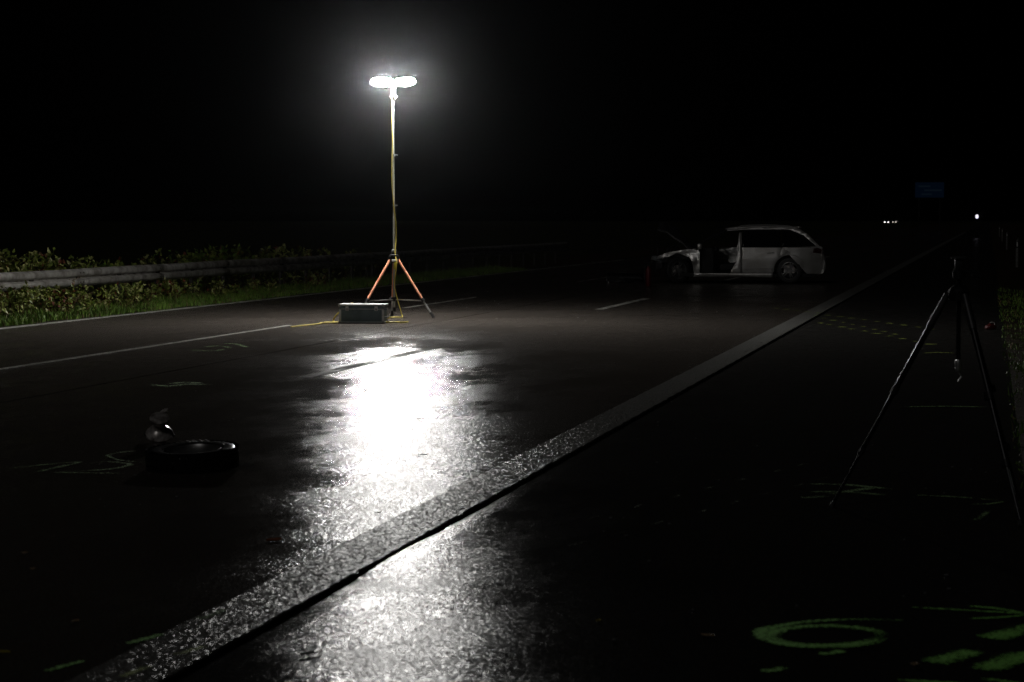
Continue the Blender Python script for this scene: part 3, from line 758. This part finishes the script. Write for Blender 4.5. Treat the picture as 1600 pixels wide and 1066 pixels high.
g_ = at(968, 441); crumpled('body_fragment', 'small grey body fragment lying farthest from the wrecked car', 'debris', (g_.x, g_.y - .4, 0), 1.0, .35, .2, .2, M['silver_paint'], 5, None, .13)
g_ = at(1013, 448)
fe = thing('fire_extinguisher', 'red fire extinguisher standing before the smashed car front', 'fire extinguisher', (g_.x, g_.y, 0), .4)
MB().lathe([(.0, .005), (.06, .005), (.072, .02), (.072, .40), (.06, .45), (.03, .475), (.025, .50)], 20).build('cylinder', M['red'], fe, smooth=True)
MB().box((0, 0, .525), (.05, .04, .05), None, .008).build('valve', M['black_plastic'], fe)
b = MB(); b.box((.04, 0, .57), (.13, .022, .012), Matrix.Rotation(-.2, 3, 'Y'), .004); b.box((.04, 0, .535), (.12, .022, .012), None, .004); b.build('handle', M['black_plastic'], fe)
MB().tube(spline([(-.02, 0, .53), (-.10, -.02, .50), (-.11, -.03, .35), (-.105, -.03, .15)], 5), .012, 8).build('hose', M['rubber'], fe, smooth=True)

# torn-off wheel lying flat, with the broken hub carrier behind it
g0 = at(294, 735)
wl = thing('car_wheel', 'torn off car wheel lying flat on the wet lane', 'wheel', (g0.x, g0.y + .08, 0), .3)
tilt = Matrix.Rotation(math.radians(3.5), 3, 'X') @ Matrix.Rotation(math.radians(-2.5), 3, 'Y')
r_, w_ = .30, .13
prof = [(r_ * .66, -w_ * .46), (r_ * .80, -w_ * .50), (r_ * .90, -w_ * .48), (r_ * .97, -w_ * .40), (r_, -w_ * .28), (r_, w_ * .28), (r_ * .97, w_ * .40), (r_ * .90, w_ * .48), (r_ * .80, w_ * .50), (r_ * .66, w_ * .46), (r_ * .64, 0)]
ty = MB().lathe(prof, 56, tilt, (0, 0, w_ * .5 + .012), closed=True).build('tyre', M['rubber_wet'], wl, smooth=True)
b = MB()
for k in range(44):                              # tread blocks round the running surface
    a = 2 * math.pi * k / 44
    for z, s in ((-.045, 1), (0, -1), (.045, 1)):
        Rk = tilt @ Matrix.Rotation(a, 3, 'Z')
        b.box(Vector((0, 0, w_ * .5 + .012)) + Rk @ Vector((r_ + .001, 0, z)), (.012, .034, .036), Rk @ Matrix.Rotation(.35 * s, 3, 'X'), 0)
stuff(b.build('tread', M['rubber_wet'], ty))
b = MB().lathe([(r_ * .665, w_ * .42), (r_ * .63, w_ * .44), (r_ * .60, w_ * .3), (r_ * .57, -w_ * .2), (r_ * .62, -w_ * .42), (r_ * .665, -w_ * .44)], 40, tilt, (0, 0, w_ * .5 + .012), closed=True)
b.lathe([(.0, -.01), (.06, -.01), (.075, -.03), (.075, -.06)], 16, tilt, (0, 0, w_ * .5 + .012))
for k in range(5):
    Rk = tilt @ Matrix.Rotation(2 * math.pi * k / 5, 3, 'Z')
    b.box(Vector((0, 0, w_ * .5 + .012)) + Rk @ Vector((r_ * .33, 0, -.045)), (r_ * .56, .05, .03), Rk, .008)
b.build('rim', M['rim'], wl, smooth=True)
MB().tube([Vector((0, 0, w_ * .5 + .012)) + tilt @ Vector((r_ * .62 * math.cos(.2), -r_ * .62 * math.sin(.2), .03)), Vector((0, 0, w_ * .5 + .03)) + tilt @ Vector((r_ * .70, -r_ * .14, w_ * .50))], .006, 8).build('valve_stem', M['rubber'], wl)
g1 = at(249, 690)
hc_s = .85
hc = thing('hub_carrier', 'broken pale metal hub carrier standing behind the torn off wheel', 'car part', (g1.x, g1.y, 0), YAW)
b = MB().lathe([(.045, .0), (.115, .0), (.12, .02), (.10, .05), (.058, .08), (.05, .12), (.072, .15), (.085, .17), (.085, .19), (.035, .195)], 26, Matrix.Rotation(.12, 3, 'Y') @ Matrix.Rotation(.55, 3, 'X'), (0, 0, .055))
b.build('hub', M['steel_part'], hc, smooth=True)
b = MB()
for q in ((.12, .05, .04), (-.13, .04, .05), (.02, .15, .05)):
    b.tube(spline([(0, .0, .09), (q[0] * .6, q[1] * .6, q[2] + .05), q], 5), [.026, .024, .022, .02, .019, .018, .018, .018, .017, .016, .015], 8)
b.build('link_arm', M['metal_torn'], hc, smooth=True)
b = MB().tube(spline([(0, .03, .2), (.01, .05, .245), (.05, .06, .27)], 5), .016, 8); b.lathe([(.0, -.014), (.02, -.01), (.02, .01), (0, .014)], 10, Matrix(), (.055, .06, .273))
b.build('ball_joint', M['steel_part'], hc, smooth=True)
hc.scale = (hc_s,) * 3


# ------------------------------------------------------------------ camera tripod on the shoulder
A, B_ = Vector((-.88, 13.08, 0)), Vector((.19, 12.46, 0)); C_ = Vector((.19, 13.70, 0)); ctr = (A + B_ + C_) / 3
tp = thing('camera_tripod', 'black camera tripod with spread legs standing on the dark shoulder', 'tripod', (ctr.x, ctr.y, -.03))
AP = 1.265
M['tripod_black'] = mat('black_anodised_tube', (.012, .012, .013), .3, metal=.3, var=.2)
M['tripod_grey'] = mat('grey_leg_casting', (.075, .075, .078), .4, metal=.4, var=.3)
M['tripod_tube'] = mat('satin_leg_tube', (.035, .035, .037), .25, metal=.8, var=.2)
for P in (A, B_, C_):
    f = P - ctr; f.z = .005; d = Vector((f.x, f.y, 0)).normalized(); top = d * .065 + Vector((0, 0, AP - .02))
    k1 = top.lerp(f, .14); k2 = top.lerp(f, .45); k3 = top.lerp(f, .74); u = (f - top).normalized()
    lg = MB().tube([k1, k2], .0165, 12).build('leg', M['tripod_black'], tp, smooth=True)
    MB().tube([top, k1.lerp(k2, .05)], [.019, .021], 12).build('leg_casting', M['tripod_grey'], lg, smooth=True)
    MB().tube([k2, k3], .0125, 12).build('middle_tube', M['tripod_tube'], lg, smooth=True)
    MB().tube([k3, f - u * .02], .009, 10).build('lower_tube', M['tripod_tube'], lg, smooth=True)
    for kk, rr in ((k2, .021), (k3, .017)):
        q = MB().tube([kk - u * .025, kk + u * .02], rr, 12); s_ = u.cross(Vector((0, 0, 1))).normalized(); q.box(kk + s_ * rr * 1.2, (.02, .02, .045), u.to_track_quat('Z', 'Y').to_matrix(), .004)
        q.build('leg_lock', M['black_plastic'], lg, smooth=True)
    MB().tube([f - u * .035, f], [.012, .017], 10).build('rubber_foot', M['rubber'], lg, smooth=True)
b = MB().lathe([(.02, AP - .06), (.055, AP - .05), (.06, AP), (.045, AP + .02), (.025, AP + .035)], 18); b.build('shoulder_hub', M['black_plastic'], tp, smooth=True)
MB().tube([(0, 0, AP - .40), (0, 0, AP + .07)], .0135, 12).build('centre_column', M['tripod_tube'], tp, smooth=True)
b = MB().lathe([(.012, AP - .46), (.018, AP - .45), (.018, AP - .40), (.012, AP - .39)], 12); b.tube([(0, 0, AP - .46), (.02, 0, AP - .49), (0, 0, AP - .52)], .004, 6)
b.build('weight_hook', M['alu'], tp, smooth=True)
b = MB().lathe([(.03, AP + .07), (.036, AP + .08), (.036, AP + .11), (.02, AP + .125)], 18); b.box((0, 0, AP + .15), (.05, .045, .06), None, .01); b.box((0, 0, AP + .19), (.09, .075, .014), None, .004)
b.build('pan_head', M['black_plastic'], tp, smooth=True)
MB().tube([(0, -.02, AP + .13), (.13, -.12, AP + .08)], [.006, .011], 8).build('pan_handle', M['black_plastic'], tp, smooth=True)
g3 = at(1548, 511)
rb = thing('red_marker_bag', 'small crumpled red bag lying at the right shoulder edge', 'bag', (g3.x, g3.y, -.04), .2)
bm = bmesh.new(); bmesh.ops.create_icosphere(bm, subdivisions=3, radius=1)
for v in bm.verts:
    n_ = mnoise.noise(v.co * 2.2); v.co = Vector((v.co.x * .085, v.co.y * .06, max(v.co.z, -.6) * .055 + .034)) * (1 + .28 * n_)
MB().bm(bm).build('bag', M['red'], rb, smooth=True, sharp=False)
MB().tube(spline([(-.02, 0, .075), (.0, .0, .11), (.05, .0, .105), (.06, 0, .07)], 5), .006, 6).build('drawstring', M['white'], rb)

# ------------------------------------------------------------------ spray marks of the accident survey
def spray_mat(name, c, dens):
    m = bpy.data.materials.new(name); m.use_nodes = True; n = m.node_tree; N = n.nodes; L = n.links
    p = N['Principled BSDF']; p.inputs['Base Color'].default_value = (*c, 1); p.inputs['Roughness'].default_value = .75; p.inputs['Specular IOR Level'].default_value = .12
    geo = N.new('ShaderNodeNewGeometry'); at_ = N.new('ShaderNodeAttribute'); at_.attribute_name = 'body'
    nz = N.new('ShaderNodeTexNoise'); nz.inputs['Scale'].default_value = 55; nz.inputs['Detail'].default_value = 5; L.new(geo.outputs['Position'], nz.inputs['Vector'])
    n2 = N.new('ShaderNodeTexNoise'); n2.inputs['Scale'].default_value = 5; L.new(geo.outputs['Position'], n2.inputs['Vector'])
    a = N.new('ShaderNodeMath'); a.operation = 'MULTIPLY_ADD'; L.new(nz.outputs['Fac'], a.inputs[0]); a.inputs[1].default_value = 2.2; a.inputs[2].default_value = dens - 1.55
    c_ = N.new('ShaderNodeMath'); c_.operation = 'MULTIPLY_ADD'; L.new(n2.outputs['Fac'], c_.inputs[0]); c_.inputs[1].default_value = .9; L.new(a.outputs[0], c_.inputs[2])
    b_ = N.new('ShaderNodeMath'); b_.operation = 'ADD'; L.new(c_.outputs[0], b_.inputs[0]); L.new(at_.outputs['Fac'], b_.inputs[1])
    r = N.new('ShaderNodeMapRange'); r.inputs[1].default_value = .40; r.inputs[2].default_value = .95; L.new(b_.outputs[0], r.inputs[0])
    tr = N.new('ShaderNodeBsdfTransparent'); mx = N.new('ShaderNodeMixShader'); L.new(r.outputs[0], mx.inputs[0]); L.new(tr.outputs[0], mx.inputs[1]); L.new(p.outputs[0], mx.inputs[2])
    L.new(mx.outputs[0], N['Material Output'].inputs[0]); return m
M['spray'] = spray_mat('green_spray_paint', (.30, .86, .10), .25)
M['spray_y'] = spray_mat('yellow_green_spray', (.50, .62, .13), .12)
M['spray_trace'] = spray_mat('trace_of_spray', (.20, .30, .12), -.22)
M['spray_faint'] = spray_mat('thin_green_spray', (.24, .46, .13), .0)
def stroke_mesh(name, P, wd, z, m, parent):
    n = len(P); vs = []; fs = []; body = []
    prof = ((-1, 0), (-.6, .45), (0, .7), (.6, .45), (1, 0))
    for i, p in enumerate(P):
        t = P[min(i + 1, n - 1)] - P[max(i - 1, 0)]; t = Vector((t.x, t.y, 0)).normalized(); s = Vector((-t.y, t.x, 0))
        e = min(1, min(i, n - 1 - i) / max(1, n * .16)); ww = wd * .60 * (.55 + .45 * e) * (1 + .25 * mnoise.noise(Vector((p.x * 3, p.y * 3, 2))))
        for q, a in prof: vs.append(tuple(Vector((p.x, p.y, z)) + s * q * ww)); body.append(a * (.3 + .7 * e))
    for i in range(n - 1):
        for k in range(4): fs.append((i * 5 + k, i * 5 + k + 1, i * 5 + k + 6, i * 5 + k + 5))
    me = bpy.data.meshes.new(name); me.from_pydata(vs, [], fs); me.materials.append(m)
    at_ = me.attributes.new('body', 'FLOAT', 'POINT'); at_.data.foreach_set('value', body)
    o = bpy.data.objects.new(name, me); col.objects.link(o); o.parent = parent
    return o
def z_road(p): return .0105 if -3.22 < p.x < -2.86 else (.004 if p.x < X_STEP else sh_h(p.x, p.y) + .003)
def zmark(P): return max(z_road(p) for p in P) + rnd.uniform(0, .0015)
def mark(label, strokes, wd, m=None, smooth=True, name='spray_mark'):
    t = thing(name, label, 'paint mark', (0, 0, 0), 0, 'survey marks sprayed on the road')
    first = None
    for s in strokes:
        w_ = wd
        if isinstance(s, tuple) and isinstance(s[0], (int, float)): w_, s = s
        P = [at(x, y) for x, y in s]
        if first is None: first = P[0].copy(); t.location = (first.x, first.y, 0)
        P = spline(P, 10) if smooth and len(P) > 2 else [P[0].lerp(P[-1], i / 10) for i in range(11)]
        z = zmark(P)
        stroke_mesh('stroke', [p - first for p in P], w_, z, m or M['spray'], t)
    return t
ell = lambda cx, cy, rx, ry, a0, a1, n=20: [(cx + rx * math.cos(math.radians(a0 + (a1 - a0) * i / n)), cy + ry * math.sin(math.radians(a0 + (a1 - a0) * i / n))) for i in range(n + 1)]
mark('green sprayed ring on the dark shoulder, double looped with a tail', [(.085, ell(1289, 985, 87, 15.5, 0, 372, 30)), (.06, ell(1305, 982, 118, 21.5, 100, 200, 12) + [(1225, 968.5), (1262, 963.5), (1310, 960.5), (1360, 960), (1412, 961.5)])], .07)
mark('green dab just below the sprayed ring', [[(1278, 1011), (1300, 1010), (1318, 1006)]], .06)
mark('green dab at the bottom left of the sprayed ring', [[(1188, 1039), (1208, 1038), (1226, 1033)]], .06)
mark('thin green arrow pointing right beyond the ring', [[(1424, 938), (1510, 942.5), (1620, 949)], [(1512, 934.5), (1556, 938), (1600, 945)], [(1515, 954), (1560, 952), (1606, 948)]], .035)
mark('wide green smear between ring and arrow feathers', [(.13, [(1452, 1022), (1484, 1016), (1522, 1003)])], .1)
mark('wide green smear at the right picture edge below the arrow', [(.14, [(1540, 984), (1572, 977), (1625, 962)])], .1)
mark('wide curved green smear in the bottom right corner', [(.15, [(1536, 1032), (1566, 1020), (1600, 1010), (1640, 1008)])], .1)
mark('green arrow along the bottom right picture edge', [[(1402, 1049), (1500, 1055), (1630, 1063)], [(1534, 1045), (1576, 1050), (1625, 1060)]], .045)
mark('broad green scrawl crossed by the left tripod leg', [[(1258, 752), (1320, 753), (1396, 760)], [(1262, 764), (1320, 764), (1386, 769)], [(1250, 773), (1276, 772), (1292, 770)], [(1290, 768), (1330, 762), (1366, 757)]], .10, M['spray_faint'])
mark('thin green arrow right of the tripod scrawl', [[(1424, 766), (1490, 769), (1566, 775)], [(1516, 779), (1548, 778), (1570, 774)], [(1522, 804), (1534, 797), (1545, 788)]], .05, M['spray_faint'])
mark('faint green line far along the shoulder behind the tripod leg', [[(1408, 632), (1470, 631), (1545, 632)]], .10, M['spray_faint'])
mark('short faint green line beside the tripod column', [[(1444, 549), (1466, 548), (1492, 549)]], .13, M['spray_y'])
mark('pale green scribble in the bright lane left of the streak', [[(236, 601), (262, 604), (292, 601), (330, 602)], [(262, 601), (290, 598), (312, 600)]], .16, M['spray_faint'])
mark('thin green zigzag near the lane line, far left lane', [[(292, 547), (330, 549), (352, 546)], [(350, 537), (372, 539), (388, 544)], [(318, 543), (345, 541), (362, 545)]], .10, M['spray_faint'])
mark('green figure sprayed left of the torn off wheel', [[(4, 734), (75, 726.5), (130, 722)], [(130, 722), (92, 731), (50, 740)], [(131, 727), (163, 722.5), (190, 724), (203, 727), (170, 734), (84, 739)], [(82, 739.5), (140, 740), (198, 741)]], .055, M['spray_faint'])
mark('green bracket sprayed round the left end of the wheel', [[(218, 705), (188, 708), (169, 712), (176, 717), (194, 721), (236, 724)]], .04, M['spray_faint'])
mark('green dash across the left edge of the wide line', [[(196, 1010), (225, 1003), (256, 994)]], .05)
mark('green dash on the lane in the bottom left corner', [[(70, 1052), (100, 1042), (132, 1034)]], .045)
mark('yellow green streak on the wide line at the bottom', [[(192, 1062), (215, 1052), (240, 1044)]], .05, M['spray_y'])
mark('yellow green streak low on the wide line', [[(272, 1029), (295, 1022), (322, 1012)]], .05, M['spray_y'])
mark('yellow green streak higher up on the wide line', [[(306, 972), (326, 967), (350, 954)]], .07, M['spray_faint'])
def dashes(label, a, b_, n, wd, ln, m):
    t = thing('dashed_track', label, 'paint mark', (0, 0, 0), 0, 'dashed survey tracks'); P0, P1 = at(*a), at(*b_); t.location = (P0.x, P0.y, 0); d = (P1 - P0)
    for k in range(n):
        q = (k + rnd.uniform(-.12, .12)) / (n - 1); c = P0 + d * q; u = d.normalized(); u = Vector((u.x + rnd.gauss(0, .1), u.y + rnd.gauss(0, .1), 0)).normalized()
        P = [c + u * ln * (i / 5 - .5) for i in range(6)]
        stroke_mesh('dash', [p - P0 for p in P], wd * rnd.uniform(.7, 1.3), zmark(P), m, t)
    return t
dashes('upper row of yellow green dashes crossing the far wide line', (1212, 482), (1456, 512), 14, .12, .20, M['spray_y'])
dashes('middle row of yellow green dashes right of the wide line', (1276, 494), (1400, 521), 9, .11, .2, M['spray_y'])
dashes('lower row of yellow green dashes right of the wide line', (1282, 504), (1452, 535), 10, .11, .2, M['spray_y'])
dashes('upper faint dashed track crossing the dark shoulder', (930, 806), (1255, 722), 7, .035, .22, M['spray_trace'])
dashes('lower faint dashed track crossing the dark shoulder', (903, 850), (1290, 742), 8, .035, .22, M['spray_trace'])

# ------------------------------------------------------------------ leaves and splinters
def fallen_leaf(label, px, py, L_, m, seed):
    r = random.Random(seed); g = at(px, py); z = z_road(g)
    t = thing('fallen_leaf', label, 'leaf', (g.x, g.y, z), r.uniform(0, 6.28), 'fallen leaves on the wet road')
    rows = []
    for i in range(7):
        q = i / 6; ww = L_ * .62 * math.sin(math.pi * (q * .9 + .06)) * (1 + .25 * math.sin(q * 17))
        rows.append([((q - .5) * L_, k * ww * .5, .002 + .07 * L_ * (abs(k) ** 2) + .06 * L_ * (q - .5) ** 2 + .05 * L_ * mnoise.noise(Vector((i, k, seed)))) for k in (-1, -.5, 0, .5, 1)])
    MB().grid(rows).build('blade', m, t, solid=.001)
    MB().tube([(-.5 * L_, 0, .008), (-.72 * L_, .05 * L_, .014)], .0014, 5).build('stalk', M['stem'], t)
    return t
M['leaf_orange'] = leaf_mat('orange_leaf', (.55, .16, .05), (.32, .10, .04)); M['leaf_yellow'] = leaf_mat('yellow_leaf', (.45, .40, .03), (.3, .22, .03)); M['leaf_dark'] = leaf_mat('dark_leaf', (.02, .015, .012), (.01, .01, .008)); M['leaf_pale'] = leaf_mat('pale_dry_leaf', (.48, .36, .22), (.3, .2, .12))
fallen_leaf('orange brown leaf on the black lane left of the wide line', 428, 846, .085, M['leaf_orange'], 1)
fallen_leaf('pale tan leaf on the shoulder left of the sprayed ring', 1106, 987, .06, M['leaf_pale'], 2)
fallen_leaf('pale tan leaf on the shoulder right of the sprayed ring', 1429, 1026, .05, M['leaf_pale'], 3)
fallen_leaf('tiny yellow leaf on the grey shoulder below the streak', 935, 966, .04, M['leaf_yellow'], 4)
fallen_leaf('dark curled leaf on the grey wet shoulder', 483, 1020, .075, M['leaf_dark'], 5)
fallen_leaf('tan leaf on the black lane at the left edge, upper', 39, 866, .05, M['leaf_pale'], 6)
fallen_leaf('tan leaf on the black lane at the left edge, lower', 51, 891, .045, M['leaf_pale'], 7)
fallen_leaf('dull leaf on the black lane above the bottom left corner', 118, 973, .05, M['leaf_pale'], 8)
fallen_leaf('yellow leaf at the very left picture edge near the bottom', 6, 1022, .06, M['leaf_yellow'], 9)
fallen_leaf('dark leaf fragment inside the white glare near its lower end', 590, 803, .035, M['leaf_dark'], 10)
fallen_leaf('dark leaf at the right side of the glare', 656, 656, .07, M['leaf_dark'], 11)
fallen_leaf('dark leaf on the right rim of the glare, lower', 660, 712, .07, M['leaf_dark'], 12)
fallen_leaf('pale leaf lying in the right verge behind the tripod', 1576, 451, .16, M['leaf_pale'], 13)
r = random.Random(11); b = MB()
spots = [(1183, 695), (974, 808), (996, 685), (1087, 684), (820, 577), (1112, 548), (1165, 551), (868, 524), (903, 497), (1072, 532), (1170, 484), (773, 471), (1412, 922), (1517, 726), (1558, 745), (1541, 730)] + [(r.uniform(680, 1200), r.uniform(455, 540)) for _ in range(26)] + [(r.uniform(900, 1500), r.uniform(540, 1000)) for _ in range(30)] + [(r.uniform(150, 500), r.uniform(600, 800)) for _ in range(25)]
for px, py in spots:
    g = at(px, py); s = r.uniform(.008, .018) if py < 560 else r.uniform(.004, .011); z = z_road(g)
    Mx = Matrix.Rotation(r.uniform(0, 6.3), 3, 'Z') @ Matrix.Rotation(r.uniform(-.5, .5), 3, 'X')
    b.box((g.x, g.y, z + s * .35), (s * 1.6, s, s * .5), Mx)
o = stuff(b.build('glass_splinters', M['glass_bits'])); o['label'] = 'tiny glinting glass splinters scattered over the wet road'; o['category'] = 'splinters'

# ------------------------------------------------------------------ far things
M['post_grey'] = mat('dirty_white_post', (.20, .20, .19), .6, var=.3)
def delineator(label, y):
    t = thing('delineator_post', label, 'post', (.98, y, -.06), 0, 'delineator posts along the right verge')
    b = MB(); rows = []
    for z, s in ((0, 1), (.8, .97), (1.0, .92)):
        rows.append([(.055 * s * math.cos(a), .06 * s * math.sin(a), z + (.07 * math.cos(a) if z == 1.0 else 0)) for a in [2 * math.pi * k / 12 for k in range(13)]])
    b.grid(rows); b.add([rows[-1][k] for k in range(12)], [tuple(range(12))]); b.build('shaft', M['post_grey'], t, smooth=True)
    MB().lathe([(.064, .70), (.064, .92)], 12).build('black_band', M['black_plastic'], t, smooth=True)
    MB().box((0, -.066, .82), (.05, .008, .16), None, .002).build('reflector', M['white'], t)
for k, y in enumerate((82, 130, 178, 226)):
    delineator('white delineator post on the right verge, ' + ('nearest', 'second', 'third', 'farthest')[k] + ' of the row', y)
# blue motorway sign
SD = 300.0
def far(px, py, d):
    """point seen at the pixel, d metres along the road"""
    g = at(px, py + (0 if abs(py - 343) > .3 else .5), 0); v = g - Vector((0, 0, CAM_H)); return Vector((0, 0, CAM_H)) + v * (d / v.y)
p0 = far(1430, 285, SD); p1 = far(1475, 309, SD)
sg = thing('motorway_sign', 'faint blue motorway sign hanging over the far dark road', 'sign', ((p0.x + p1.x) / 2, SD, 0))
wS = p1.x - p0.x; hS = p0.z - p1.z; zc = (p0.z + p1.z) / 2
MB().box((0, 0, zc), (wS, .08, hS), None, .02).build('panel', M['sign_blue'], sg)
for sx in (-1, 1):
    MB().tube([(sx * wS * .36, .12, -.28), (sx * wS * .36, .12, zc + hS * .5)], .09, 10).build('post', M['sign_post'], sg)
b = MB()
for z in (-.3, .3): b.box((0, .1, zc + z * hS), (wS * .95, .05, .08))
b.build('stiffener', M['sign_post'], sg)
for k, (cx, cz, ww) in enumerate(((-.18, .24, .42), (.12, -.02, .6), (-.1, -.28, .36))):
    MB().box((cx * wS, -.045, zc + cz * hS), (ww * wS, .01, hS * .10)).build('legend_line', M['sign_white'], sg)
# far work light on a stand
WL = 210.0; pw = far(1526.5, 338.5, WL)
fw_ = thing('work_light', 'single small bluish white lamp shining far down the road', 'work light', (pw.x, WL, 0))
M['far_lamp'] = emis('far_lamp_glass', (.86, .82, 1.0), 1.3)
MB().lathe([(.0, -.03), (.10, -.03), (.14, .0), (.10, .03), (.0, .035)], 20, Matrix.Rotation(math.pi / 2, 3, 'X') @ Matrix.Diagonal((1, 1.35, 1)).to_3x3(), (0, -.06, pw.z)).build('lamp_glass', M['far_lamp'], fw_, smooth=True)
MB().lathe([(.16, .0), (.14, .1), (.06, .16), (0, .17)], 20, Matrix.Rotation(-math.pi / 2, 3, 'X'), (0, -.02, pw.z)).build('housing', M['black_plastic'], fw_, smooth=True)
MB().tube([(0, .05, .5), (0, .05, pw.z)], .025, 8).build('pole', M['sign_post'], fw_)
for a in (90, 210, 330):
    MB().tube([(0, .05, .6), (.5 * math.cos(math.radians(a)), .05 + .5 * math.sin(math.radians(a)), .01)], .018, 8).build('leg', M['sign_post'], fw_)
# parked service vehicles far off on the left lanes, lit headlights facing us
M['far_glow'] = emis('far_lit_glass', (1.0, .93, .82), 1.2); M['far_glow2'] = emis('far_headlight', (1.0, .95, .88), 3.0)
def far_car(label, px, d, rz, bright):
    p = far(px, 346, d); t = thing('distant_car', label, 'car', (p.x, d, 0), rz, 'vehicles far off on the dark road')
    b = MB(); prof = [(-2.2, .35), (-2.25, .62), (-2.1, .82), (-1.2, .95), (-.5, 1.42), (.9, 1.46), (1.75, 1.0), (2.15, .92), (2.25, .6), (2.2, .35)]
    b.grid([[(x, y * (.86 if z > 1.2 else 1), z) for x, z in prof] for y in (-.86, -.8, .8, .86)])
    b.add([(x, -.86 * (.86 if z > 1.2 else 1), z) for x, z in prof], [tuple(range(10))]); b.add([(x, .86 * (.86 if z > 1.2 else 1), z) for x, z in prof], [tuple(range(10))])
    b.build('body', M['car_black'], t)
    MB().add([(-1.05, -.865, .98), (1.5, -.865, 1.0), (.85, -.80, 1.36), (-.45, -.80, 1.34)], [(0, 1, 2, 3)]).build('side_window', M['car_glass'], t)
    for x in (-1.35, 1.35):
        for s in (-1, 1): MB().lathe([(.2, -.1), (.33, -.1), (.33, .1), (.2, .1)], 18, mo, (x, s * .78, .33), closed=True).build('wheel', M['rubber'], t)
    for y in (-.62, .62): MB().box((-2.235, y, .70), (.06, .50, .30), None, .02).build('headlight', M['far_glow2'] if bright else M['far_glow'], t)
    return t
far_car('distant car with glowing headlights, left of the faint sign', 1388, 800, math.radians(90 - 14), True)
far_car('second distant car with dimmer headlights beside it', 1400, 860, math.radians(90 - 14), False)

# ------------------------------------------------------------------ haze added to stand in for lens bloom round the lamp
if HAZE > 0:
    m = bpy.data.materials.new('bloom_haze'); m.use_nodes = True; n = m.node_tree; n.nodes.remove(n.nodes['Principled BSDF'])
    v = n.nodes.new('ShaderNodeVolumePrincipled'); v.inputs['Color'].default_value = (.92, .96, 1, 1); v.inputs['Density'].default_value = HAZE; v.inputs['Anisotropy'].default_value = HAZE_G
    n.links.new(v.outputs[0], n.nodes['Material Output'].inputs['Volume'])
    b = MB().box((0, 1150, 6.2), (2840, 2960, 15.2)); o = stuff(b.build('haze', m)); o['label'] = 'thin haze added for the bloom round the lamp'; o['category'] = 'haze'
for o in bpy.data.objects:
    if o.name.split('.')[0] in ('splice_bolts', 'dry_leaves', 'cooling_fins', 'foliage', 'stems', 'engine_wreckage'): o['kind'] = 'stuff'
